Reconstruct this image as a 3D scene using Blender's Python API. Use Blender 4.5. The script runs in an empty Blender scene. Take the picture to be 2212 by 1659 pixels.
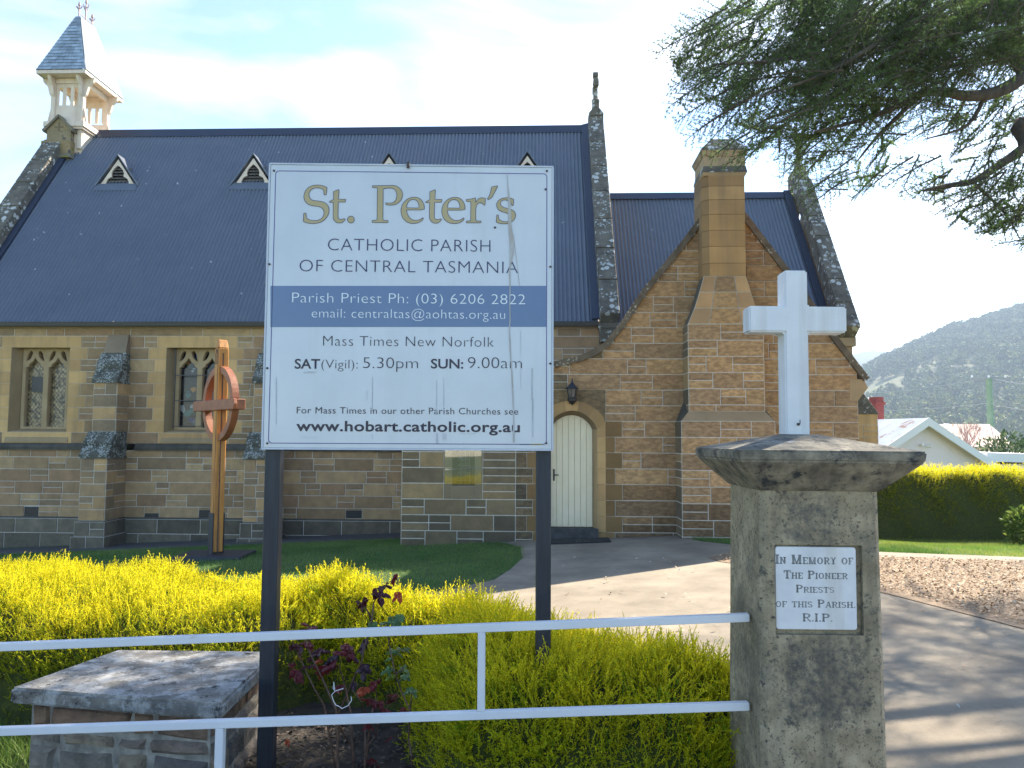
import bpy, bmesh, math, random
import numpy as np
from mathutils import Vector, Matrix

SC = bpy.context.scene
COL = SC.collection
rnd = random.Random(7)
rs = np.random.RandomState(11)

# ------------------------------------------------------------------ camera, sky, sun, exposure
F, CX, CY = 1661.0, 1106.0, 829.5            # focal length and centre for a 2212 px wide view
EYE = Vector((0, 0, 1.65))
cd = bpy.data.cameras.new('camera'); cam = bpy.data.objects.new('camera', cd); COL.objects.link(cam)
cd.sensor_width = 36.0; cd.lens = 36.0 * F / 2212.0
cd.clip_start = 0.05; cd.clip_end = 6000
CAMR = Matrix.Rotation(math.radians(94.0), 4, 'X') @ Matrix.Rotation(math.radians(0.3), 4, 'Z')
cam.matrix_world = Matrix.Translation(EYE) @ CAMR
SC.camera = cam

SUN_AZ, SUN_EL = math.radians(45), math.radians(40)       # clockwise from +Y, above horizon
SUN_DIR = Vector((math.sin(SUN_AZ) * math.cos(SUN_EL), math.cos(SUN_AZ) * math.cos(SUN_EL), math.sin(SUN_EL)))
world = bpy.data.worlds.new("World"); SC.world = world; world.use_nodes = True
nt = world.node_tree; nt.nodes.clear()
def wn(t): return nt.nodes.new(t)
def wl(a, b): nt.links.new(a, b)
sky = wn('ShaderNodeTexSky'); sky.sky_type = 'NISHITA'; sky.sun_disc = False
sky.sun_elevation = SUN_EL; sky.sun_rotation = SUN_AZ
sky.air_density = 1.0; sky.dust_density = 0.2; sky.ozone_density = 3.0
tc = wn('ShaderNodeTexCoord')
mp = wn('ShaderNodeMapping'); mp.inputs['Scale'].default_value = (1.3, 1.3, 3.2); mp.inputs['Location'].default_value = (0.35, 0.2, 0.1)
mp.inputs['Rotation'].default_value = (0.2, 0.35, 0.3)
wl(tc.outputs['Generated'], mp.inputs['Vector'])
n1 = wn('ShaderNodeTexNoise'); n1.inputs['Scale'].default_value = 1.7; n1.inputs['Detail'].default_value = 7; n1.inputs['Roughness'].default_value = 0.55
n1.inputs['Distortion'].default_value = 0.5
wl(mp.outputs[0], n1.inputs['Vector'])
cr = wn('ShaderNodeValToRGB'); cr.color_ramp.elements[0].position = 0.44; cr.color_ramp.elements[1].position = 0.70
cr.color_ramp.elements[0].color = (0.06, 0.06, 0.06, 1)
wl(n1.outputs[0], cr.inputs[0])
sxyz = wn('ShaderNodeSeparateXYZ'); wl(tc.outputs['Generated'], sxyz.inputs[0])
mr = wn('ShaderNodeMapRange'); mr.inputs[1].default_value = -0.15; mr.inputs[2].default_value = 0.55; mr.inputs[3].default_value = 0.0; mr.inputs[4].default_value = 1.0
wl(sxyz.outputs['Y'], mr.inputs[0])
cm = wn('ShaderNodeMath'); cm.operation = 'MULTIPLY'; wl(cr.outputs[0], cm.inputs[0]); wl(mr.outputs[0], cm.inputs[1])
bw = wn('ShaderNodeRGBToBW'); wl(sky.outputs[0], bw.inputs[0])
cl = wn('ShaderNodeMix'); cl.data_type = 'RGBA'; cl.blend_type = 'MULTIPLY'; cl.inputs[0].default_value = 1.0
wl(bw.outputs[0], cl.inputs[6]); cl.inputs[7].default_value = (1.75, 1.8, 1.85, 1)
mx = wn('ShaderNodeMix'); mx.data_type = 'RGBA'
wl(cm.outputs[0], mx.inputs[0]); wl(sky.outputs[0], mx.inputs[6]); wl(cl.outputs[2], mx.inputs[7])
bg = wn('ShaderNodeBackground'); bg.inputs['Strength'].default_value = 0.115
wl(mx.outputs[2], bg.inputs['Color'])
wo = wn('ShaderNodeOutputWorld'); wl(bg.outputs[0], wo.inputs['Surface'])

sd = bpy.data.lights.new('sun', 'SUN'); sun = bpy.data.objects.new('sun', sd); COL.objects.link(sun)
sd.energy = 5.0; sd.angle = math.radians(0.5); sd.color = (1.0, 0.90, 0.74)
sun.rotation_mode = 'QUATERNION'; sun.rotation_quaternion = SUN_DIR.to_track_quat('Z', 'Y')
sun.location = (20, 30, 40)
SC.view_settings.view_transform = 'Standard'; SC.view_settings.look = 'None'
SC.view_settings.exposure = 1.62; SC.view_settings.gamma = 1.0

# ------------------------------------------------------------------ helpers
def ray(x, y):
    return CAMR.to_3x3() @ Vector(((x - CX) / F, -(y - CY) / F, -1.0))
def at(x, y, Y):
    d = ray(x, y); return EYE + d * ((Y - EYE.y) / d.y)
def atp(x, y, org, n):                     # ray meets a plane
    d = ray(x, y); return EYE + d * ((org - EYE).dot(n) / d.dot(n))
def atc(x, y, yl):                         # on a wall plane of the church, in its own frame
    return CHI @ atp(x, y, CHM @ Vector((0, yl, 0)), CHM.to_3x3() @ Vector((0, 1, 0)))
TH = math.radians(2.2)
CHM = Matrix.Translation((0, 16.5, 0)) @ Matrix.Rotation(-TH, 4, 'Z')      # the church's own frame
CHI = CHM.inverted()

def tag(o, label=None, cat=None, group=None, kind=None):
    if label: o['label'] = label
    if cat: o['category'] = cat
    if group: o['group'] = group
    if kind: o['kind'] = kind
    return o
def empty(name, loc=(0, 0, 0), rz=0.0, **k):
    o = bpy.data.objects.new(name, None); COL.objects.link(o); o.location = loc; o.rotation_euler = (0, 0, rz)
    o.empty_display_size = 0.1
    return tag(o, **k)
def copy_tree(o, parent=None):
    c = o.copy(); COL.objects.link(c)
    if parent is not None: c.parent = parent
    for ch in list(o.children): copy_tree(ch, c)
    return c

class MB:
    """collects polygons and links them as ONE mesh object"""
    def __init__(s): s.v = []; s.f = []; s.m = []; s.t = []
    def poly(s, pts, m=0, t=(1, 1, 1)):
        b = len(s.v); s.v += [tuple(p) for p in pts]; s.f.append(tuple(range(b, b + len(pts)))); s.m.append(m); s.t.append(t)
    def quadgrid(s, rows, m=0, t=(1, 1, 1), closed=False):
        n = len(rows[0]); b = len(s.v)
        for r in rows: s.v += [tuple(p) for p in r]
        for i in range(len(rows) - 1):
            for j in range(n if closed else n - 1):
                k = (j + 1) % n
                s.f.append((b + i * n + j, b + i * n + k, b + (i + 1) * n + k, b + (i + 1) * n + j)); s.m.append(m); s.t.append(t)
    def hexa(s, p, m=0, t=(1, 1, 1)):      # p: 4 bottom + 4 top points
        b = len(s.v); s.v += [tuple(q) for q in p]
        for q in ((3, 2, 1, 0), (4, 5, 6, 7), (0, 1, 5, 4), (1, 2, 6, 5), (2, 3, 7, 6), (3, 0, 4, 7)):
            s.f.append(tuple(b + i for i in q)); s.m.append(m); s.t.append(t)
    def box(s, x0, x1, y0, y1, z0, z1, m=0, t=(1, 1, 1)):
        s.hexa([(x0, y0, z0), (x1, y0, z0), (x1, y1, z0), (x0, y1, z0), (x0, y0, z1), (x1, y0, z1), (x1, y1, z1), (x0, y1, z1)], m, t)
    def frustum(s, a, b, z0, z1, m=0, t=(1, 1, 1)):    # a,b: (x0,x1,y0,y1)
        q = lambda r, z: [(r[0], r[2], z), (r[1], r[2], z), (r[1], r[3], z), (r[0], r[3], z)]
        s.hexa(q(a, z0) + q(b, z1), m, t)
    def prism(s, pts, d, m=0, t=(1, 1, 1)):            # polygon swept by vector d
        n = len(pts); b = len(s.v); d = Vector(d); P = [Vector(p) for p in pts]
        s.v += [tuple(p) for p in P] + [tuple(p + d) for p in P]
        s.f.append(tuple(range(b, b + n))); s.f.append(tuple(range(b + 2 * n - 1, b + n - 1, -1)))
        for i in range(n):
            j = (i + 1) % n; s.f.append((b + i, b + n + i, b + n + j, b + j))
        s.m += [m] * (n + 2); s.t += [t] * (n + 2)
    def bar(s, p0, p1, w, h, up=(0, 0, 1), m=0, t=(1, 1, 1)):
        p0 = Vector(p0); p1 = Vector(p1); d = (p1 - p0).normalized(); sd_ = d.cross(Vector(up)).normalized(); u = sd_.cross(d)
        o = [sd_ * (-w / 2) + u * (-h / 2), sd_ * (w / 2) + u * (-h / 2), sd_ * (w / 2) + u * (h / 2), sd_ * (-w / 2) + u * (h / 2)]
        s.hexa([p0 + q for q in o] + [p1 + q for q in o], m, t)
    def tube(s, path, r, n=8, m=0, t=(1, 1, 1)):
        P = [Vector(p) for p in path]; rows = []
        rr = r if isinstance(r, (list, tuple)) else [r] * len(P)
        side = None
        for i, p in enumerate(P):
            d = (P[min(i + 1, len(P) - 1)] - P[max(i - 1, 0)]).normalized()
            if side is None:
                side = d.cross(Vector((0.13, 0.2, 1))).normalized()
                if side.length < .1: side = Vector((1, 0, 0))
            side = (side - d * side.dot(d)).normalized(); u = d.cross(side)
            rows.append([p + (side * math.cos(2 * math.pi * k / n) + u * math.sin(2 * math.pi * k / n)) * rr[i] for k in range(n)])
        s.quadgrid(rows, m, t, closed=True)
        s.poly(rows[0][::-1], m, t); s.poly(rows[-1], m, t)
    def lathe(s, prof, c=(0, 0, 0), n=16, m=0, t=(1, 1, 1)):
        rows = [[(c[0] + r * math.cos(2 * math.pi * k / n), c[1] + r * math.sin(2 * math.pi * k / n), c[2] + z) for k in range(n)] for r, z in prof]
        s.quadgrid(rows, m, t, closed=True); s.poly(rows[0][::-1], m, t); s.poly(rows[-1], m, t)
    def build(s, name, mats, parent=None, smooth=False, bevel=0.0, seg=1, recalc=True, sub=0):
        me = bpy.data.meshes.new(name); me.from_pydata(s.v, [], s.f)
        if not isinstance(mats, (list, tuple)): mats = [mats]
        for m in mats: me.materials.append(m)
        me.polygons.foreach_set('material_index', s.m)
        a = me.attributes.new('tint', 'FLOAT_COLOR', 'FACE')
        a.data.foreach_set('color', np.array([(*t, 1.0) for t in s.t], dtype=np.float32).ravel())
        if recalc or bevel or sub:
            bm = bmesh.new(); bm.from_mesh(me)
            if recalc: bmesh.ops.recalc_face_normals(bm, faces=bm.faces)
            if sub:
                bmesh.ops.subdivide_edges(bm, edges=bm.edges, cuts=sub, use_grid_fill=True)
            if bevel:
                ed = [e for e in bm.edges if len(e.link_faces) == 2 and e.calc_face_angle(0) > 0.5]
                bmesh.ops.bevel(bm, geom=ed, offset=bevel, segments=seg, affect='EDGES', clamp_overlap=True)
            bm.to_mesh(me); bm.free()
        if smooth: me.polygons.foreach_set('use_smooth', [True] * len(me.polygons))
        o = bpy.data.objects.new(name, me); COL.objects.link(o)
        if parent is not None: o.parent = parent
        return o

def np_mesh(name, V, Q, mats, parent=None, tint=None, smooth=False, midx=None):
    """V (n,3), Q (m,k) faces of k corners, one tint per face"""
    me = bpy.data.meshes.new(name); k = Q.shape[1]
    me.vertices.add(len(V)); me.vertices.foreach_set('co', V.astype(np.float32).ravel())
    me.loops.add(Q.size); me.loops.foreach_set('vertex_index', Q.astype(np.int32).ravel())
    me.polygons.add(len(Q)); me.polygons.foreach_set('loop_start', np.arange(0, Q.size, k, dtype=np.int32))
    me.polygons.foreach_set('loop_total', np.full(len(Q), k, dtype=np.int32))
    if not isinstance(mats, (list, tuple)): mats = [mats]
    for m in mats: me.materials.append(m)
    if midx is not None: me.polygons.foreach_set('material_index', midx.astype(np.int32))
    if tint is not None:
        a = me.attributes.new('tint', 'FLOAT_COLOR', 'FACE')
        a.data.foreach_set('color', np.concatenate([tint, np.ones((len(tint), 1))], 1).astype(np.float32).ravel())
    if smooth: me.polygons.foreach_set('use_smooth', np.ones(len(Q), dtype=bool))
    me.update(calc_edges=True)
    o = bpy.data.objects.new(name, me); COL.objects.link(o)
    if parent is not None: o.parent = parent
    return o

# ------------------------------------------------------------------ materials
def mat(name, c1, c2=None, scale=6, detail=5, rough=0.8, bump=0.0, bscale=None, bdist=0.02, tint=False, spots=None, streak=None,
        metal=0.0, spec=None, transl=None, coat=0.0, stretch=(1, 1, 1), ramp=(0.35, 0.68), blotch=None, zones=None):
    """noise between two colours; spots: [(colour, scale, size, noise scale)], streak: (colour, amount) runs downward"""
    m = bpy.data.materials.new(name); m.use_nodes = True; T = m.node_tree; N = T.nodes; L = T.links
    b = N['Principled BSDF']; out = N['Material Output']
    co = N.new('ShaderNodeTexCoord'); mp_ = N.new('ShaderNodeMapping'); mp_.inputs['Scale'].default_value = stretch
    L.new(co.outputs['Object'], mp_.inputs[0]); vec = mp_.outputs[0]
    def noise(sc_, d=5, v=vec, r_=0.6):
        n = N.new('ShaderNodeTexNoise'); n.inputs['Scale'].default_value = sc_; n.inputs['Detail'].default_value = d
        n.inputs['Roughness'].default_value = r_; L.new(v, n.inputs['Vector']); return n.outputs[0]
    def rampn(fac, a, b_, ca=(0, 0, 0), cb=(1, 1, 1)):
        r = N.new('ShaderNodeValToRGB'); r.color_ramp.elements[0].position = a; r.color_ramp.elements[1].position = b_
        r.color_ramp.elements[0].color = (*ca, 1); r.color_ramp.elements[1].color = (*cb, 1); L.new(fac, r.inputs[0]); return r.outputs[0]
    def mix(f, a, b_, mode='MIX'):
        x = N.new('ShaderNodeMix'); x.data_type = 'RGBA'; x.blend_type = mode
        for inp, val in ((0, f), (6, a), (7, b_)):
            if hasattr(val, 'links'): L.new(val, x.inputs[inp])
            elif inp == 0: x.inputs[0].default_value = val
            else: x.inputs[inp].default_value = (*val, 1)
        return x.outputs[2]
    c2 = c2 or c1
    col = rampn(noise(scale, detail), ramp[0], ramp[1], c1, c2)
    if tint:
        a = N.new('ShaderNodeAttribute'); a.attribute_name = 'tint'
        col = mix(1.0, col, a.outputs['Color'], 'MULTIPLY')
    if streak:
        mp2 = N.new('ShaderNodeMapping'); mp2.inputs['Scale'].default_value = (streak[2], streak[2], streak[2] * .06); L.new(co.outputs['Object'], mp2.inputs[0])
        col = mix(rampn(noise(1.0, 4, mp2.outputs[0]), 0.5, 0.75, (0, 0, 0), (streak[1],) * 3), col, streak[0])
    for c, ns, lo_, hi_ in (blotch or []):
        col = mix(rampn(noise(ns, 12, r_=.78), lo_, hi_), col, c)
    for c, (xa_, xb_), (za_, zb_), ns, th in (zones or []):             # stains in one area of the thing, with ragged edges
        se = N.new('ShaderNodeSeparateXYZ'); L.new(co.outputs['Object'], se.inputs[0]); acc = None
        for o_, lo_, hi_ in (('X', xa_, xb_), ('Z', za_, zb_)):
            for v_, s_ in ((lo_, 1), (hi_, -1)):
                g = N.new('ShaderNodeMapRange'); g.inputs[1].default_value = v_ - .06 * s_; g.inputs[2].default_value = v_ + .06 * s_; L.new(se.outputs[o_], g.inputs[0])
                if acc is None: acc = g.outputs[0]
                else:
                    mm = N.new('ShaderNodeMath'); mm.operation = 'MULTIPLY'; L.new(acc, mm.inputs[0]); L.new(g.outputs[0], mm.inputs[1]); acc = mm.outputs[0]
        ad_ = N.new('ShaderNodeMath'); ad_.operation = 'MULTIPLY_ADD'; L.new(acc, ad_.inputs[0]); ad_.inputs[1].default_value = .35; L.new(noise(ns, 10, r_=.75), ad_.inputs[2])
        col = mix(rampn(ad_.outputs[0], th + .28, th + .56), col, c)
    for sp in (spots or []):
        c, vs, thr, ns = sp[:4]
        v = N.new('ShaderNodeTexVoronoi'); v.inputs['Scale'].default_value = vs; v.inputs['Randomness'].default_value = 1.0
        ad = N.new('ShaderNodeVectorMath'); ad.operation = 'MULTIPLY_ADD'
        nz = N.new('ShaderNodeTexNoise'); nz.inputs['Scale'].default_value = vs * 1.6; nz.inputs['Detail'].default_value = 4; L.new(vec, nz.inputs['Vector'])
        L.new(nz.outputs[1], ad.inputs[0]); ad.inputs[1].default_value = (.45 / vs,) * 3; L.new(vec, ad.inputs[2]); L.new(ad.outputs[0], v.inputs['Vector'])
        mk = rampn(v.outputs['Distance'], thr, thr + 0.06, (1, 1, 1), (0, 0, 0))
        mk = mix(1.0, mk, rampn(noise(ns, 3), sp[4] if len(sp) > 4 else 0.48, (sp[4] if len(sp) > 4 else 0.48) + .05), 'MULTIPLY')
        col = mix(mk, col, c)
    L.new(col, b.inputs['Base Color'])
    b.inputs['Roughness'].default_value = rough; b.inputs['Metallic'].default_value = metal
    if spec is not None: b.inputs['Specular IOR Level'].default_value = spec
    if coat: b.inputs['Coat Weight'].default_value = coat; b.inputs['Coat Roughness'].default_value = 0.08
    if bump:
        bp = N.new('ShaderNodeBump'); bp.inputs['Strength'].default_value = bump; bp.inputs['Distance'].default_value = bdist
        L.new(noise(bscale or scale * 4, 8, r_=.68), bp.inputs['Height']); L.new(bp.outputs[0], b.inputs['Normal'])
    if transl:
        tr = N.new('ShaderNodeBsdfTranslucent'); ms = N.new('ShaderNodeMixShader'); ms.inputs[0].default_value = transl
        L.new(col, tr.inputs['Color']); L.new(b.outputs[0], ms.inputs[1]); L.new(tr.outputs[0], ms.inputs[2]); L.new(ms.outputs[0], out.inputs['Surface'])
    return m

LICH = (0.50, 0.50, 0.46)
m_stone = mat('sandstone_block', (0.80, 0.80, 0.80), (1.12, 1.1, 1.06), 5, 8, 0.9, bump=0.75, bscale=16, bdist=0.03, tint=True)
m_rock = mat('rock_faced_sandstone', (0.74, 0.70, 0.66), (1.16, 1.14, 1.10), 13, 8, 0.92, bump=1.0, bscale=20, bdist=0.05, tint=True, stretch=(0.8, 1, 1.6), ramp=(.4, .62))
m_dress = mat('dressed_sandstone', (0.86, 0.84, 0.80), (1.08, 1.06, 1.02), 2.2, 8, 0.85, bump=0.3, bscale=40, bdist=0.012, tint=True, streak=((.17, .13, .085), .5, 4))
m_mortar = mat('pale_mortar', (0.58, 0.53, 0.45), (0.74, 0.69, 0.61), 9, 4, 0.9, tint=False)
m_mortar_pier = mat('grey_mortar', (0.17, 0.16, 0.145), (0.36, 0.345, 0.31), 14, 8, 0.9, bump=.7, bscale=30)
m_coping = mat('lichened_coping_stone', (0.085, 0.075, 0.058), (0.19, 0.165, 0.125), 4, 7, 0.92, bump=.4, bscale=25,
               spots=[(LICH, 5.5, 0.30, 1.6, .50), ((0.40, 0.41, 0.38), 13, 0.32, 2.6, .5)])
m_lich = mat('lichen_covered_stone', (0.06, 0.06, 0.048), (0.13, 0.125, 0.095), 6, 7, 0.95, bump=.5, bscale=25,
             spots=[((0.30, 0.31, 0.28), 15, 0.36, 3.5, .47), ((0.36, 0.37, 0.34), 36, 0.40, 5, .49)])
m_darkstone = mat('damp_dark_stone', (0.75, 0.75, 0.72), (1.25, 1.2, 1.1), 5, 7, 0.9, bump=.5, bscale=22, tint=True, blotch=[((.06, .058, .05), 2.5, .58, .72)])
m_roof = mat('blue_grey_roof_sheet', (0.108, 0.129, 0.164), (0.128, 0.149, 0.186), 1.1, 4, 0.36, spec=.5, streak=((.15, .165, .19), .45, 7), spots=[((0.6, 0.6, 0.58), 2.6, 0.026, 1.5, .45)])
m_flash = mat('dark_blue_flashing', (0.026, 0.036, 0.062), None, 2, 3, 0.4)
m_gutter = mat('black_gutter', (0.014, 0.017, 0.022), None, 2, 2, 0.35)
m_cream = mat('cream_painted_timber', (0.72, 0.58, 0.46), (0.82, 0.69, 0.56), 3, 5, 0.6, streak=((0.45, 0.35, 0.25), .5, 9))
m_door = mat('cream_door_paint', (0.76, 0.66, 0.45), (0.82, 0.72, 0.51), 3, 4, 0.45)
m_slate = mat('blue_grey_slate', (0.25, 0.31, 0.36), (0.38, 0.45, 0.52), 6, 5, 0.33, tint=True, bump=.15, bscale=20)
m_iron = mat('rusty_pink_ironwork', (0.35, 0.22, 0.2), (0.5, 0.36, 0.33), 8, 4, 0.6)
m_black = mat('black_metal', (0.012, 0.013, 0.018), (0.02, 0.021, 0.026), 9, 3, 0.35)
m_post = mat('black_painted_timber', (0.010, 0.014, 0.024), (0.022, 0.028, 0.042), 4, 6, 0.45, bump=.25, bscale=14, stretch=(6, 6, .5), streak=((.05, .06, .08), .35, 14))
m_white = mat('white_enamel', (0.58, 0.61, 0.64), (0.66, 0.68, 0.70), 2.4, 5, 0.28, coat=.25, streak=((.52, .53, .52), .30, 13))
m_fence = mat('white_gloss_paint', (0.66, 0.67, 0.70), (0.72, 0.73, 0.75), 4, 5, 0.35, spots=[((.28, .15, .08), 3.2, .04, 5, .5)])
m_crosswhite = mat('white_masonry_paint', (0.66, 0.67, 0.69), (0.74, 0.75, 0.76), 5, 5, 0.6, bump=.25, bscale=22, bdist=.008, streak=((.50, .48, .43), .6, 13), blotch=[((.48, .47, .44), 20, .64, .68)])
m_band = mat('blue_vinyl', (0.105, 0.17, 0.305), (0.125, 0.19, 0.33), 2, 3, 0.3, coat=.2)
m_navy = mat('navy_lettering', (0.035, 0.032, 0.105), None, 2, 2, 0.4)
m_ink = mat('dark_plum_lettering', (0.030, 0.022, 0.045), None, 2, 2, 0.4)
m_gold = mat('gold_lettering', (0.44, 0.35, 0.17), (0.48, 0.38, 0.19), 3, 3, 0.4)
m_paper = mat('pale_lettering', (0.80, 0.83, 0.84), None, 2, 2, 0.4)
m_stain = mat('peeling_brown_film', (0.36, 0.29, 0.23), (0.50, 0.50, 0.49), 26, 6, 0.7, ramp=(.3, .6), stretch=(1, 1, .3))
m_stain2 = mat('faint_tape_residue', (0.40, 0.42, 0.44), (0.60, 0.62, 0.63), 26, 6, 0.7, stretch=(1, 1, .3))
m_bolt = mat('rusty_bolt', (0.035, 0.03, 0.03), (0.08, 0.05, 0.04), 40, 4, 0.6)
m_wood = mat('oiled_orange_timber', (0.44, 0.17, 0.030), (0.64, 0.28, 0.055), 3, 7, 0.5, bump=.25, bscale=10, stretch=(9, 9, .6), spots=[((.03, .018, .012), 7, .10, 5, .5)], streak=((.10, .045, .018), .8, 20))
m_wood2 = mat('reddish_oiled_timber', (0.24, 0.078, 0.032), (0.36, 0.125, 0.05), 3, 7, 0.5, bump=.25, bscale=10, stretch=(2, 2, 2), spots=[((.03, .018, .012), 7, .08, 5, .5)])
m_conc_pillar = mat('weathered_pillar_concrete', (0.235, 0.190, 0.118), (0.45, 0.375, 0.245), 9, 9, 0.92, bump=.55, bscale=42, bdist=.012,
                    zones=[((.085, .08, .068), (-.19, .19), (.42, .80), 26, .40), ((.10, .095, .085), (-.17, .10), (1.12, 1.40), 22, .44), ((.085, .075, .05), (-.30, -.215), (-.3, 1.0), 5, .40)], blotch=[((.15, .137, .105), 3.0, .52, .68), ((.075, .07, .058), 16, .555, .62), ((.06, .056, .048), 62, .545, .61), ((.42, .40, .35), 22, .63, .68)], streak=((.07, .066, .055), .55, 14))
m_conc_cap = mat('dark_weathered_cap', (0.115, 0.102, 0.078), (0.33, 0.29, 0.215), 14, 10, 0.9, bump=.6, bscale=40, bdist=.012,
                 blotch=[((.035, .037, .042), 9, .52, .60), ((.30, .32, .34), 6, .60, .68), ((.38, .40, .41), 26, .62, .68)], streak=((.04, .042, .046), .6, 13))
m_pier_cap = mat('mottled_concrete_slab', (0.12, 0.112, 0.10), (0.24, 0.225, 0.20), 8, 9, 0.9, bump=.6, bscale=40, bdist=.012,
                 blotch=[((.36, .355, .34), 7, .47, .58), ((.030, .030, .03), 13, .55, .61), ((.40, .40, .39), 28, .58, .64)])
m_pier = mat('rough_pier_stone', (0.6, 0.58, 0.56), (1.25, 1.2, 1.15), 9, 8, 0.92, bump=1.0, bscale=18, bdist=.05, tint=True)
m_marble = mat('white_marble', (0.56, 0.58, 0.60), (0.76, 0.77, 0.78), 4.5, 8, 0.35, streak=((.46, .44, .38), .45, 12))
m_lead = mat('grey_inlaid_lead', (0.14, 0.15, 0.16), (0.26, 0.27, 0.27), 30, 4, 0.6)
m_asph = mat('dark_path', (0.045, 0.045, 0.045), (0.085, 0.083, 0.08), 8, 7, 0.9, bump=.4, bscale=60, bdist=.008)
m_concrete = mat('worn_concrete_paving', (0.185, 0.15, 0.108), (0.33, 0.275, 0.20), 1.3, 14, 0.88, bump=.45, bscale=70, bdist=.008, blotch=[((.145, .122, .092), 5, .55, .72), ((.14, .12, .095), 60, .58, .66)])
m_soil = mat('dark_garden_soil', (0.022, 0.017, 0.013), (0.055, 0.043, 0.032), 9, 8, 0.95, bump=.9, bscale=30, bdist=.03)
m_grass_ground = mat('short_grass_ground', (0.045, 0.085, 0.02), (0.095, 0.14, 0.036), 5, 8, 0.95, bump=.8, bscale=60, bdist=.02)
m_mulch = mat('leaf_litter_ground', (0.21, 0.14, 0.085), (0.37, 0.27, 0.175), 60, 8, 0.92, bump=.8, bscale=50, bdist=.02)
m_blade = mat('grass_blades', (0.85, 0.85, 0.85), (1.15, 1.15, 1.15), 1.3, 4, 0.6, tint=True, transl=.35, spec=.2)
m_gold_leaf = mat('golden_foliage', (0.94, 0.94, 0.94), (1.04, 1.03, 1.0), 2, 4, 0.6, tint=True, transl=.6, spec=.15)
m_twig = mat('brown_twigs', (0.03, 0.028, 0.012), (0.06, 0.052, 0.022), 9, 5, 0.9)
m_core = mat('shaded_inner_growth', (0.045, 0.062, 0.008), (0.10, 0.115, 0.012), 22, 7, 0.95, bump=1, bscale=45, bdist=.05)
m_rose = mat('rose_leaves', (0.85, 0.85, 0.85), (1.15, 1.1, 1.1), 18, 4, 0.38, tint=True, transl=.3, spec=.5)
m_stem = mat('rose_stems', (0.07, 0.035, 0.028), (0.15, 0.085, 0.055), 30, 5, 0.7)
m_string = mat('white_string', (0.8, 0.8, 0.8), None, 20, 3, 0.7)
m_needle = mat('cedar_needles', (0.85, 0.85, 0.85), (1.2, 1.2, 1.15), 1.2, 4, 0.55, tint=True, transl=.45, spec=.12)
m_bark = mat('grey_brown_bark', (0.055, 0.045, 0.036), (0.14, 0.115, 0.09), 7, 8, 0.95, bump=.8, bscale=26, bdist=.03, stretch=(1, 1, .5))
m_litter = mat('dry_leaves', (0.8, 0.8, 0.8), (1.15, 1.15, 1.15), 14, 4, 0.8, tint=True)
m_hill = mat('dry_hillside', (0.065, 0.082, 0.03), (0.135, 0.135, 0.052), 0.03, 8, 0.95, ramp=(.4, .62))
m_far = mat('far_ridge_bush', (0.05, 0.065, 0.045), (0.08, 0.09, 0.06), 0.02, 5, 0.95)
m_crown = mat('eucalypt_crowns', (0.8, 0.8, 0.8), (1.2, 1.2, 1.1), 0.4, 5, 0.9, tint=True)
m_wall_w = mat('white_fibro_wall', (0.90, 0.76, 0.72), (0.92, 0.80, 0.76), .8, 4, 0.8)
m_trim_w = mat('white_barge_board', (0.88, 0.85, 0.82), None, 2, 3, 0.6)
m_tin = mat('rusty_tin_roof', (0.42, 0.45, 0.49), (0.58, 0.60, 0.62), 1.2, 5, 0.5, spots=[((.30, .16, .09), 1.3, .35, 1.6, .5)], stretch=(1, 1, 1))
m_pinkroof = mat('faded_pink_tiles', (0.50, 0.36, 0.29), (0.62, 0.46, 0.37), 2, 4, 0.8)
m_brick_red = mat('red_chimney_brick', (0.25, 0.05, 0.045), (0.34, 0.08, 0.07), 6, 4, 0.9)
m_pole = mat('green_treated_pole', (0.24, 0.36, 0.24), (0.32, 0.44, 0.31), 3, 4, 0.9)
m_wire = mat('power_wire', (0.35, 0.35, 0.36), None, 2, 2, 0.5)
m_bluehouse = mat('blue_grey_far_roof', (0.25, 0.30, 0.40), None, 2, 2, 0.6)
m_mat = mat('dark_rubber_mat', (0.012, 0.012, 0.013), (0.03, 0.03, 0.03), 30, 4, 0.8, spots=[((.3, .3, .3), 14, .16, 8, .5)])

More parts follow.
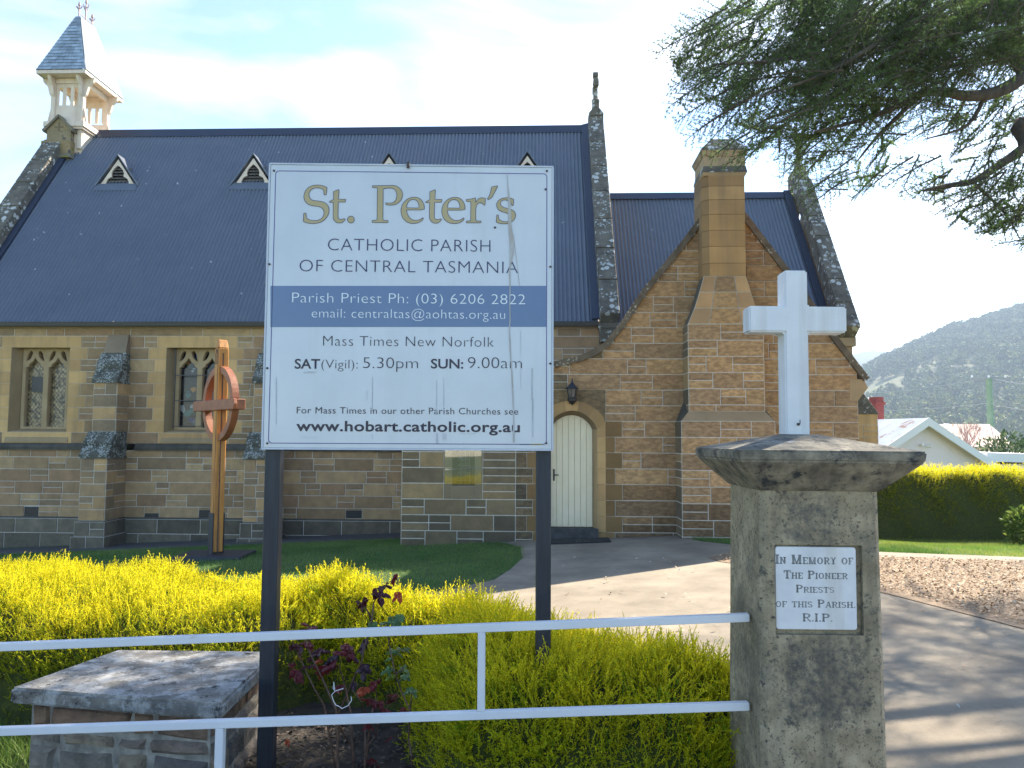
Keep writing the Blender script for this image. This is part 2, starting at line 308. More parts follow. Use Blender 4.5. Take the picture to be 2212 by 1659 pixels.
def glass_mat(name, kind):
    m = bpy.data.materials.new(name); m.use_nodes = True; T = m.node_tree; N = T.nodes; L = T.links; b = N['Principled BSDF']
    co = N.new('ShaderNodeTexCoord'); sep = N.new('ShaderNodeSeparateXYZ'); L.new(co.outputs['Object'], sep.inputs[0])
    def mth(op, a, b_=None):
        x = N.new('ShaderNodeMath'); x.operation = op
        for i, v in enumerate((a, b_)):
            if v is None: continue
            if hasattr(v, 'links'): L.new(v, x.inputs[i])
            else: x.inputs[i].default_value = v
        return x.outputs[0]
    def lead(expr, period, w):
        f = mth('FRACT', mth('DIVIDE', expr, period)); return mth('LESS_THAN', f, w)
    X, Z = sep.outputs['X'], sep.outputs['Z']
    vo = N.new('ShaderNodeTexVoronoi'); L.new(co.outputs['Object'], vo.inputs['Vector'])
    rp = N.new('ShaderNodeValToRGB'); E_ = rp.color_ramp.elements
    if kind == 'diamond':
        zz = mth('MULTIPLY', Z, .8)
        ln = mth('MAXIMUM', lead(mth('ADD', X, zz), .085, .13), lead(mth('SUBTRACT', X, zz), .085, .13))
        ns = N.new('ShaderNodeTexNoise'); ns.inputs['Scale'].default_value = 14; ns.inputs['Detail'].default_value = 6; L.new(co.outputs['Object'], ns.inputs['Vector'])
        E_[0].position = .36; E_[0].color = (.05, .04, .026, 1); E_[1].position = .64; E_[1].color = (.50, .37, .19, 1); L.new(ns.outputs[0], rp.inputs[0])
    elif kind == 'stained':
        vo.inputs['Scale'].default_value = 9; ln = mth('MAXIMUM', lead(Z, .52, .03), lead(X, 9, .0))
        E_[0].color = (.006, .006, .01, 1); E_[1].color = (.012, .012, .018, 1)
        for p, c in ((.1, (.01, .01, .012)), (.55, (.008, .01, .014)), (.60, (.012, .02, .12)), (.66, (.01, .012, .02)), (.80, (.09, .1, .13)), (.84, (.015, .016, .018)), (.90, (.25, .26, .26)), (.93, (.02, .1, .1)), (.96, (.02, .015, .01)), (.985, (.3, .13, .02))):
            e = E_.new(p); e.color = (*c, 1)
        rp.color_ramp.interpolation = 'CONSTANT'
        sx = N.new('ShaderNodeSeparateColor'); L.new(vo.outputs['Color'], sx.inputs[0]); L.new(sx.outputs[0], rp.inputs[0])
    else:
        ln = mth('MAXIMUM', lead(X, .075, .1), lead(Z, .13, .06))
        E_[0].color = (.008, .009, .012, 1); E_[1].color = (.02, .022, .028, 1); L.new(vo.outputs['Distance'], rp.inputs[0])
    mxx = N.new('ShaderNodeMix'); mxx.data_type = 'RGBA'; L.new(ln, mxx.inputs[0]); L.new(rp.outputs[0], mxx.inputs[6]); mxx.inputs[7].default_value = (.03, .03, .03, 1) if kind != 'leaded' else (.16, .16, .16, 1)
    L.new(mxx.outputs[2], b.inputs['Base Color']); b.inputs['Roughness'].default_value = .18 if kind != 'diamond' else .3
    bp = N.new('ShaderNodeBump'); bp.inputs['Strength'].default_value = .25; bp.inputs['Distance'].default_value = .01; L.new(ln, bp.inputs['Height']); L.new(bp.outputs[0], b.inputs['Normal'])
    return m
m_diamond = glass_mat('diamond_leaded_glass', 'diamond'); m_stained = glass_mat('dark_stained_glass', 'stained'); m_leaded = glass_mat('dark_leaded_glass', 'leaded')
m_clear = bpy.data.materials.new('clear_cover_sheet'); m_clear.use_nodes = True
_T = m_clear.node_tree; _T.nodes.remove(_T.nodes['Principled BSDF'])
_g = _T.nodes.new('ShaderNodeBsdfGlossy'); _g.inputs['Roughness'].default_value = .02
_t = _T.nodes.new('ShaderNodeBsdfTransparent'); _x = _T.nodes.new('ShaderNodeMixShader'); _x.inputs[0].default_value = .12
_T.links.new(_t.outputs[0], _x.inputs[1]); _T.links.new(_g.outputs[0], _x.inputs[2]); _T.links.new(_x.outputs[0], _T.nodes['Material Output'].inputs['Surface'])

# ------------------------------------------------------------------ ground
GC = ([0, 6, 13, 16, 25, 40, 60, 150, 420], [0, 0, -.09, -.27, -.42, -1.5, -3.0, -9, -12])
def gz(x, y):
    return 0.045 * np.clip(x, -12, 3.0) + np.interp(y, *GC) - 0.07 * np.clip(np.asarray(x, float) - 3, 0, 5) * np.clip((np.asarray(y, float) - 8) / 8, 0, 1)
def sheet(name, poly, off, m, step=1.0, **k):
    """a polygon draped over the ground"""
    bm = bmesh.new(); bm.faces.new([bm.verts.new((x, y, 0)) for x, y in poly])
    xs = [p[0] for p in poly]; ys = [p[1] for p in poly]
    for ax, lo, hi in ((0, min(xs), max(xs)), (1, min(ys), max(ys))):
        c = math.ceil(lo / step) * step
        while c < hi:
            co = [0, 0, 0]; no = [0, 0, 0]; co[ax] = c + 1e-4; no[ax] = 1
            bmesh.ops.bisect_plane(bm, geom=bm.verts[:] + bm.edges[:] + bm.faces[:], plane_co=co, plane_no=no); c += step
    for v in bm.verts: v.co.z = float(gz(v.co.x, v.co.y)) + off
    bmesh.ops.recalc_face_normals(bm, faces=bm.faces)
    if sum(f.normal.z for f in bm.faces) < 0: bmesh.ops.reverse_faces(bm, faces=bm.faces)
    me = bpy.data.meshes.new(name); bm.to_mesh(me); bm.free(); me.materials.append(m)
    o = bpy.data.objects.new(name, me); COL.objects.link(o); return tag(o, **k)
gx = np.concatenate([[-900, -400, -150, -60], np.arange(-30, 31, 1.0), [60, 150, 400, 900]])
gy = np.concatenate([[-60, -20, -8], np.arange(-4, 31, 1.0), [35, 40, 50, 60, 90, 150, 250, 420]])
GX, GY = np.meshgrid(gx, gy); V = np.stack([GX.ravel(), GY.ravel(), gz(GX, GY).ravel()], 1)
nx = len(gx); ii = np.arange(len(V)).reshape(GX.shape)
Q = np.stack([ii[:-1, :-1].ravel(), ii[:-1, 1:].ravel(), ii[1:, 1:].ravel(), ii[1:, :-1].ravel()], 1)
tag(np_mesh('ground', V, Q, m_grass_ground), kind='structure')
tag(sheet('garden_bed', [(-8, 3.5), (1.9, 3.5), (1.6, 4.6), (.2, 6.2), (-2.0, 7.4), (-8, 8.2)], .004, m_soil), kind='structure')
DRIVE = [(1.2, -3), (14, -3), (14, 2.2), (5.6, 3.4), (4.75, 4.6), (4.13, 6.2), (3.72, 7.8), (3.15, 9.2), (2.66, 10.0), (2.62, 10.4), (3.0, 10.75),
         (18, 10.6), (18, 11.35), (3.6, 11.5), (2.95, 12.0), (2.8, 12.9), (-.2, 13.0), (.15, 12.2), (.15, 11.0), (0, 10.1), (-.2, 9.3), (-.8, 8.7), (-3, 8.3), (-8, 8.4), (-8, 7.6), (-2.2, 7.1), (.3, 5.9), (1.2, 4.9)]
tag(sheet('driveway', DRIVE, .010, m_concrete), kind='structure')
tag(sheet('pavement', [(-14, -3), (1.15, -3), (1.15, 3.1), (-14, 3.4)], .006, m_asph), kind='structure')  # unseen ground, made dark so it bounces less warm light
tag(sheet('path', [(-14, 15.0), (-1.8, 14.85), (-1.8, 16.6), (-14, 16.6)], .008, m_asph), kind='structure')
tag(sheet('mulch_bed', [(5.6, 3.4), (14, 2.2), (18, 10.6), (3.0, 10.75), (2.62, 10.4), (2.66, 10.0), (3.15, 9.2), (3.72, 7.8), (4.13, 6.2), (4.75, 4.6)], .016, m_mulch), kind='structure')

def scatter(poly, n):
    """random points inside a polygon"""
    P = np.array(poly); lo = P.min(0); hi = P.max(0); out = []
    while sum(map(len, out)) < n:
        q = rs.uniform(lo, hi, (n, 2)); ins = np.zeros(n, bool); j = len(P) - 1
        for i in range(len(P)):
            c = ((P[i, 1] > q[:, 1]) != (P[j, 1] > q[:, 1])) & (q[:, 0] < (P[j, 0] - P[i, 0]) * (q[:, 1] - P[i, 1]) / (P[j, 1] - P[i, 1] + 1e-12) + P[i, 0])
            ins ^= c; j = i
        out.append(q[ins])
    return np.concatenate(out)[:n]
def blades(name, poly, n, h, w, cols, **k):
    q = scatter(poly, n); z = gz(q[:, 0], q[:, 1]) + .003; a = rs.uniform(0, 2 * np.pi, n); hh = h * rs.uniform(.5, 1.3, n)
    ln = rs.normal(0, .5, (n, 2)) * hh[:, None]
    b = np.stack([q[:, 0], q[:, 1], z], 1); s = np.stack([np.cos(a), np.sin(a), 0 * a], 1) * w / 2
    t = b + np.stack([ln[:, 0], ln[:, 1], hh], 1)
    V = np.stack([b - s, b + s, t], 1).reshape(-1, 3); Q = np.arange(3 * n).reshape(n, 3)
    patch = (np.sin(q[:, 0] * 1.7 + 1) * np.sin(q[:, 1] * 2.3) + rs.normal(0, .6, n)) * .5 + .5
    C = np.array(cols[0]) + (np.array(cols[1]) - np.array(cols[0])) * np.clip(patch, 0, 1)[:, None]
    return tag(np_mesh(name, V, Q, m_blade, tint=C), **k)
LAWN = [(-12, 8.6), (-3, 8.4), (-.85, 8.8), (-.25, 9.4), (.0, 10.1), (.19, 11.0), (.19, 12.2), (-.18, 13.0), (-1.75, 13.0), (-1.8, 14.85), (-12, 15.0)]
GCOL = ((.085, .19, .04), (.20, .29, .08))
blades('lawn_grass', LAWN, 95000, .045, .007, GCOL, kind='stuff')
blades('lawn_edge_grass', [(2.85, 12.2), (3.7, 11.6), (6.5, 11.45), (6.5, 12.7), (2.95, 12.75)], 9000, .05, .007, GCOL, kind='stuff')
blades('verge_grass', [(4.4, 11.5), (19, 11.35), (22, 16.6), (7.9, 16.8), (7.2, 15.2), (6.2, 13.0)], 90000, .05, .008, ((.16, .30, .045), (.38, .42, .10)), kind='stuff')
blades('weed_grass', [(-4.6, 3.5), (-2.35, 3.5), (-2.3, 4.6), (-4.6, 4.9)], 9000, .10, .008, ((.07, .15, .02), (.18, .24, .06)), kind='stuff')
blades('mulch_weeds', [(5.2, 4.6), (12, 4), (15, 10.4), (3.2, 10.6), (2.8, 10.2), (3.8, 8), (4.3, 6.3)], 1800, .04, .007, ((.10, .16, .03), (.28, .28, .08)), kind='stuff')

def litter(name, poly, n, size, cols, **k):
    q = scatter(poly, n); z = gz(q[:, 0], q[:, 1]) + .024; a = rs.uniform(0, 2 * np.pi, n); s = size * rs.uniform(.5, 1.3, n)
    d = np.stack([np.cos(a), np.sin(a), rs.normal(0, .35, n)], 1) * s[:, None]; e = np.stack([-np.sin(a), np.cos(a), rs.normal(0, .35, n)], 1) * (s * .5)[:, None]
    c = np.stack([q[:, 0], q[:, 1], z + rs.uniform(0, .02, n)], 1); up = np.array([0, 0, 1]) * (s * .18)[:, None]
    V = np.stack([c - d, c - e + up, c + d, c + e + up], 1).reshape(-1, 3)
    C = np.array(cols)[rs.randint(0, len(cols), n)] * rs.uniform(.7, 1.25, (n, 1))
    return tag(np_mesh(name, V, np.arange(4 * n).reshape(n, 4), m_litter, tint=C), **k)
LC = [(.37, .25, .15), (.48, .35, .22), (.28, .18, .11), (.56, .44, .31), (.42, .29, .18)]
litter('leaf_litter', [(5.4, 3.8), (13, 2.6), (17.5, 10.5), (3.1, 10.7), (2.66, 10.35), (2.75, 10.0), (3.3, 9.2), (3.85, 7.8), (4.25, 6.3)], 70000, .019, LC, kind='stuff')
litter('fallen_leaves', [(1.6, 4.2), (4.1, 4.2), (3.4, 8.4), (1.0, 12.4), (.3, 8)], 70, .022, LC + [(.6, .58, .5)], kind='stuff')
litter('bed_litter', [(-1.7, 3.6), (.2, 3.6), (-.2, 4.5), (-1.6, 4.9)], 1600, .017, [(.05, .035, .025), (.09, .06, .04), (.03, .025, .02)], kind='stuff')

# ------------------------------------------------------------------ church
church = empty('church', (0, 0, 0)); church.matrix_world = CHM
tag(church, 'coursed sandstone church with steep blue grey corrugated roof, bellcote and gabled vestry', 'church')
def block(mb, org, U, Nn, u0, u1, z0, z1, t, m, top=None, depth=.01, bev=.006, jit=0):
    """one dressed block standing a little proud of the wall"""
    if u1 - u0 < .02 or z1 - z0 < .02: return
    if top is None: pts = [(u0, z0), (u1, z0), (u1, z1), (u0, z1)]
    else:
        n = max(2, int((u1 - u0) / .04)); us = [u0 + (u1 - u0) * i / n for i in range(n + 1)]
        us = [u for u in us if top(u) > z0 + .012]
        if len(us) < 2: return
        if all(top(u) >= z1 for u in us): pts = [(us[0], z0), (us[-1], z0), (us[-1], z1), (us[0], z1)]
        else: pts = [(us[0], z0), (us[-1], z0)] + [(u, min(z1, top(u))) for u in reversed(us)]
    if jit:
        (a, b), (c, d) = pts[0], pts[2]; pts = [(a, b), ((a + c) / 2, b), (c, b), (c, (b + d) / 2), (c, d), ((a + c) / 2, d), (a, d), (a, (b + d) / 2)]
        pts = [(p + rnd.uniform(-jit, jit), q + rnd.uniform(-jit, jit)) for p, q in pts]; bev = jit * 1.6
    cu = sum(p[0] for p in pts) / len(pts); cz = sum(p[1] for p in pts) / len(pts)
    P = lambda u, z, d: org + U * u + Vector((0, 0, z)) + Nn * d
    hu = max(abs(p[0] - cu) for p in pts); hz = max(abs(p[1] - cz) for p in pts)
    inn = [(cu + (u - cu) * max(.2, 1 - bev / hu), cz + (z - cz) * max(.2, 1 - bev / hz)) for u, z in pts]
    mb.poly([P(u, z, depth) for u, z in inn], m, t)
    for i in range(len(pts)):
        j = (i + 1) % len(pts)
        mb.poly([P(*pts[i], 0), P(*pts[j], 0), P(*inn[j], depth), P(*inn[i], depth)], m, t)
def minus(iv, holes):
    for a, b in holes:
        o = []
        for s, e in iv:
            if b <= s or a >= e: o.append((s, e)); continue
            if a > s: o.append((s, a))
            if b < e: o.append((b, e))
        iv = o
    return iv
def ashlar(mb, org, U, Nn, u0, u1, zs, tint, holes=(), pre=(), top=None, joint=.013, depth=.012, half=.45, lens=(.45, 1.15), ms=1, hol=(.28, .5), jit=0):
    """coursed blocks with pale joints; holes are openings, pre are dressed blocks (u0,u1,z0,z1,tint,material)"""
    org = Vector(org); U = Vector(U); Nn = Vector(Nn); h = joint / 2
    P = lambda u, z: org + U * u + Vector((0, 0, z))
    for z0, z1 in zip(zs, zs[1:]):
        zl = sorted({z0, z1} | {z for q in holes for z in q[2:4] if z0 < z < z1})
        for za, zb in zip(zl, zl[1:]):
            for a, b in minus([(u0, u1)], [(q[0], q[1]) for q in holes if q[2] < zb - 1e-6 and q[3] > za + 1e-6]):
                if top is None: mb.poly([P(a, za), P(b, za), P(b, zb), P(a, zb)], 0)
                else:
                    n = max(1, int((b - a) / .06)); us = [a + (b - a) * i / n for i in range(n + 1)]
                    for ua, ub in zip(us, us[1:]):
                        ta, tb = min(zb, top(ua)), min(zb, top(ub))
                        if ta > za or tb > za: mb.poly([P(ua, za), P(ub, za), P(ub, max(tb, za)), P(ua, max(ta, za))], 0)
        ex = [(q[0], q[1]) for q in list(holes) + list(pre) if q[2] < z1 - .01 and q[3] > z0 + .01]
        for a, b in minus([(u0, u1)], ex):
            u = a; pair = rnd.random() < .5
            while u < b - 1e-6:
                w = rnd.uniform(*hol) if pair else rnd.uniform(*lens)
                if b - u - w < .25: w = b - u
                e = u + w
                if pair and z1 - z0 > .2 and w < .75:
                    zm = (z0 + z1) / 2
                    block(mb, org, U, Nn, u + h, e - h, z0 + h, zm - h, tint(u, z0), ms, top, depth * rnd.uniform(.7, 1.3), jit=jit)
                    block(mb, org, U, Nn, u + h, e - h, zm + h, z1 - h, tint(u, zm), ms, top, depth * rnd.uniform(.7, 1.3), jit=jit)
                else:
                    block(mb, org, U, Nn, u + h, e - h, z0 + h, z1 - h, tint(u, z0), ms, top, depth * rnd.uniform(.7, 1.4), jit=jit)
                pair = (not pair) if rnd.random() < .85 else pair
                u = e
    for q in pre:
        block(mb, org, U, Nn, q[0] + .002, q[1] - .002, q[2] + .003, q[3] - .003, q[4], q[5], top, .010, .003)
def pal(cols, j=.12):
    def f(u=0, z=0):
        c = rnd.choice(cols); k = rnd.uniform(1 - j, 1 + j); return tuple(v * k for v in c)
    return f
T_NAVE = pal([(c[0] * 1.62, c[1] * 1.42, c[2] * 1.14) for c in [(.25, .185, .12), (.22, .165, .11), (.29, .22, .145), (.20, .155, .11), (.31, .24, .155), (.24, .17, .115)]])
T_DRK = pal([(.15, .125, .088), (.19, .16, .115), (.125, .107, .078)])
T_VES = pal([(c[0] * 1.52, c[1] * 1.38, c[2] * 1.18) for c in [(.35, .235, .135), (.32, .215, .125), (.37, .25, .145), (.30, .205, .125), (.29, .205, .13), (.39, .27, .155)]], .07)
T_LOW = pal([(c[0] * 1.42, c[1] * 1.26, c[2] * 1.0) for c in [(.13, .11, .08), (.18, .145, .10), (.24, .185, .115), (.10, .088, .07), (.155, .125, .09)]])
T_DR = pal([(c[0] * 1.36, c[1] * 1.25, c[2] * 1.06) for c in [(.47, .32, .16), (.44, .30, .155), (.50, .345, .18), (.42, .28, .145)]], .07)
T_BUT = pal([(c[0] * 1.55, c[1] * 1.36, c[2] * 1.08) for c in [(.26, .195, .13), (.22, .17, .12), (.35, .25, .15), (.20, .16, .12)]])
T_DV = lambda: tuple(v * .80 for v in T_DR())
SM = [m_mortar, m_stone, m_dress, m_rock, m_darkstone]
X, Y, Z = Vector((1, 0, 0)), Vector((0, 1, 0)), Vector((0, 0, 1))

# nave south wall
W = MB()
WIN = [(-11.08, -9.76), (-7.59, -6.27), (-4.05, -2.73)]
zs = [1.48, 1.72, 1.99, 2.26, 2.52, 2.79, 3.06, 3.32, 3.58, 3.84, 4.0]
holes = [(a, b, 1.72, 3.68) for a, b in WIN]; pre = []
for a, b in WIN:
    for k, (z0, z1) in enumerate(zip(zs, zs[1:])):
        if z0 < 1.7 or z1 > 3.9: continue
        if z0 > 3.5: pre.append((a - .22, b + .26, z0, z1, T_DR(), 2)); continue
        e = .40 if k % 2 else .26
        pre.append((a - e, a, z0, min(z1, 3.68), T_DR(), 2)); pre.append((b, b + e, z0, min(z1, 3.68), T_DR(), 2))
    pre.append((a - .12, b + .12, 1.48, 1.72, T_DR(), 2))
    pre.append((a, b, 3.58, 3.84, T_DR(), 2)) if False else None
ashlar(W, (0, 0, 0), X, -Y, -12.62, 1.87, zs, T_NAVE, holes, pre)
zl = [-.14, .12, .386, .65, .915, 1.18, 1.335]
VENT = [(-10.62, -10.3, -.10, .10), (-7.95, -7.63, -.12, -.02), (-6.75, -6.43, -.12, .06), (-3.55, -3.2, -.09, .08)]
ashlar(W, (0, 0, 0), X, -Y, -12.62, 1.87, zl, T_NAVE, VENT, [(a, b, -.14, c, T_NAVE(), 1) for a, b, c, d in VENT] + [(a, b, d, .12, T_NAVE(), 1) for a, b, c, d in VENT])
ashlar(W, (0, -.07, 0), X, -Y, -12.69, 1.87, [-.95, -.45, -.14], T_DRK, ms=4, lens=(.6, 1.3), hol=(.8, 1.2))
W.poly([(-12.7, -.07, -.14), (1.87, -.07, -.14), (1.87, 0, -.10), (-12.7, 0, -.10)], 4, (.09, .085, .07))
# window reveals and sills
for a, b in WIN:
    t = (.36, .26, .14)
    W.poly([(a, 0, 1.72), (a, 0, 3.68), (a + .13, .30, 3.62), (a + .13, .30, 1.82)], 2, t); W.poly([(b, 0, 1.72), (b, 0, 3.68), (b - .13, .30, 3.62), (b - .13, .30, 1.82)], 2, t)
    W.poly([(a, 0, 3.68), (b, 0, 3.68), (b - .13, .30, 3.62), (a + .13, .30, 3.62)], 2, t); W.poly([(a, 0, 1.72), (b, 0, 1.72), (b - .13, .30, 1.82), (a + .13, .30, 1.82)], 2, t)
    W.hexa([(a - .05, -.035, 1.50), (b + .05, -.035, 1.50), (b + .05, .02, 1.50), (a - .05, .02, 1.50), (a - .05, -.013, 1.60), (b + .05, -.013, 1.60), (b, .02, 1.74), (a, .02, 1.74)], 2, (.38, .27, .15))
W.build('nave_wall', SM, church, recalc=False)
# side and back walls so that the nave is a closed building
W = MB()
for xx, n in ((-12.62, -X), (1.88, X)):
    ashlar(W, (xx, 0, 0), Y, n, 0, 8, [-.9 + .265 * i for i in range(42)], T_NAVE, top=lambda u: 4.05 + 1.45 * min(u, 8 - u))
ashlar(W, (0, 8, 0), X, Y, -12.62, 1.88, [-.9 + .265 * i for i in range(19)], T_NAVE)
W.build('gable_wall', SM, church, recalc=False)
# string course, eaves course
S = MB()
for a, b in ((-12.65, -9.2), (-8.2, -5.75), (-4.75, 1.86)):
    S.hexa([(a, -.06, 1.335), (b, -.06, 1.335), (b, .0, 1.335), (a, .0, 1.335), (a, -.07, 1.40), (b, -.07, 1.40), (b, -.005, 1.485), (a, -.005, 1.485)], 0)
S.build('string_course', mat('dark_string_course', (.055, .052, .044), (.12, .105, .08), 5, 7, .9, bump=.3), church)
S = MB(); S.hexa([(-12.6, -.04, 4.0), (1.86, -.04, 4.0), (1.86, .1, 4.0), (-12.6, .1, 4.0), (-12.6, -.10, 4.06), (1.86, -.10, 4.06), (1.86, .1, 4.06), (-12.6, .1, 4.06)], 0, (.38, .27, .16))
S.build('eaves_moulding', m_dress, church)
S = MB(); S.hexa([(-12.6, -.24, 4.03), (1.84, -.24, 4.03), (1.84, -.11, 4.03), (-12.6, -.11, 4.03), (-12.6, -.25, 4.125), (1.84, -.25, 4.125), (1.84, -.11, 4.125), (-12.6, -.11, 4.125)])
S.build('gutter', m_gutter, church, bevel=.02, seg=2)
S = MB(); S.tube([(-1.80, -.16, 4.05), (-1.80, -.06, 3.85), (-1.80, -.05, -.5)], .045, 8); S.build('downpipe', m_gutter, church)
# air vents set in the wall
for a, b, z0, z1 in VENT:
    S = MB(); S.box(a, b, .004, .03, z0, z1, 0)
    for i in range(5): S.box(a + .01, b - .01, -.004, .004, z0 + (z1 - z0) * (i + .3) / 5, z0 + (z1 - z0) * (i + .6) / 5, 0)
    S.build('air_vent', m_black, church)

# corrugated roofs
def corrugated(x0, x1, ya, za, yb, zb, name, cuts=(), pitch=.095, amp=.021):
    n = int((x1 - x0) / pitch * 6); xs = np.linspace(x0, x1, n + 1)
    nrm = np.array([0, -(zb - za), yb - ya]); nrm = nrm / np.linalg.norm(nrm)
    if nrm[2] < 0: nrm = -nrm
    w = np.sign(np.sin(xs * 2 * np.pi / pitch)) * np.abs(np.sin(xs * 2 * np.pi / pitch)) ** .7 * amp
    rows = []
    ts = [0, .33, .66, 1.0]
    for t in ts:
        rows.append(np.stack([xs, ya + (yb - ya) * t + nrm[1] * w, za + (zb - za) * t + nrm[2] * w], 1))
    V = np.concatenate(rows); i = np.arange(n); Q = np.concatenate([np.stack([i + r * (n + 1), i + 1 + r * (n + 1), i + 1 + (r + 1) * (n + 1), i + (r + 1) * (n + 1)], 1) for r in range(len(ts) - 1)])
    return np_mesh(name, V, Q, m_roof, church, smooth=True)
corrugated(-12.2, 1.86, -.16, 4.13, 4, 10.10, 'roof')
corrugated(-12.2, 1.86, 8.16, 4.13, 4, 10.10, 'roof')
S = MB(); S.prism([(-12.15, 3.84, 9.91), (-12.15, 4.0, 10.14), (-12.15, 4.16, 9.91), (-12.15, 4.02, 10.18), (-12.15, 3.98, 10.18)][:1] + [(-12.15, 3.99, 10.17), (-12.15, 4.01, 10.17), (-12.15, 4.16, 9.91)], (14.0, 0, 0)); S.build('ridge_cap', m_flash, church)
S = MB(); S.prism([(-12.34, -.16, 4.15), (-12.34, 4, 10.22), (-12.16, 4, 10.15), (-12.16, -.16, 4.13)], (0, -.03, .05)); S.build('roof_flashing', m_flash, church); S = MB(); S.prism([(1.70, -.16, 4.15), (1.70, 4, 10.13), (1.90, 4, 10.18), (1.90, -.16, 4.18)], (0, -.03, .04))
S.build('roof_flashing', m_flash, church)
# gable copings
def slope_bar(mb, x0, x1, p0, p1, th, m=0, t=(1, 1, 1)):
    d = Vector((0, p1[0] - p0[0], p1[1] - p0[1])).normalized(); n = Vector((0, -d.z, d.y))
    if n.z < 0: n = -n
    a = [Vector((x0, *p0)), Vector((x1, *p0)), Vector((x1, *p1)), Vector((x0, *p1))]
    mb.hexa([q for q in a] + [q + n * th for q in a], m, t)
def coping(name, x0, x1, ya, za, yb, zb, th, nst=7, parent=church):
    S = MB()
    for i in range(nst):
        a, b = i / nst, (i + 1) / nst - .004
        slope_bar(S, x0 + rnd.uniform(-.008, .008), x1, (ya + (yb - ya) * a, za + (zb - za) * a), (ya + (yb - ya) * b, za + (zb - za) * b), th)
    return S.build(name, m_coping, parent, bevel=.012)
coping('gable_coping', 1.87, 2.27, -.22, 4.10, 3.86, 10.02, .30)
coping('gable_coping', 1.87, 2.27, 8.22, 4.10, 4.14, 10.02, .30)
coping('gable_coping', -12.80, -12.30, -.22, 4.10, 3.5, 9.5, .26)
coping('gable_coping', -12.80, -12.30, 8.22, 4.10, 4.5, 9.5, .26)
S = MB(); S.box(1.84, 2.25, -.24, .16, 3.98, 4.10); S.hexa([(1.9, -.14, 3.70), (2.2, -.14, 3.70), (2.2, .1, 3.70), (1.9, .1, 3.70), (1.86, -.22, 3.98), (2.24, -.22, 3.98), (2.24, .1, 3.98), (1.86, .1, 3.98)])
S.build('kneeler_stone', m_coping, church, bevel=.01)
# apex stone and cross finial of the east gable
S = MB()
S.box(1.89, 2.29, 3.8, 4.2, 10.05, 10.34); S.prism([(1.89, 3.78, 10.34), (2.29, 3.78, 10.34), (2.29, 3.78, 10.42), (2.09, 3.78, 10.66), (1.89, 3.78, 10.42)], (0, .44, 0))
S.frustum((1.99, 2.19, 3.9, 4.1), (2.0, 2.18, 3.91, 4.09), 10.5, 10.82)
S.lathe([(.11, 0), (.12, .05), (.07, .1), (.06, .45), (.09, .50), (.07, .55), (.07, .62)], (2.09, 4.0, 10.8), 10)
S.box(2.03, 2.15, 3.74, 4.26, 11.18, 11.30); S.box(2.035, 2.145, 3.94, 4.06, 11.02, 11.56)
S.box(2.02, 2.16, 3.70, 3.80, 11.14, 11.34); S.box(2.02, 2.16, 4.20, 4.30, 11.14, 11.34); S.box(2.02, 2.16, 3.91, 4.09, 11.5, 11.62)
S.build('cross_finial', m_coping, church, bevel=.012)

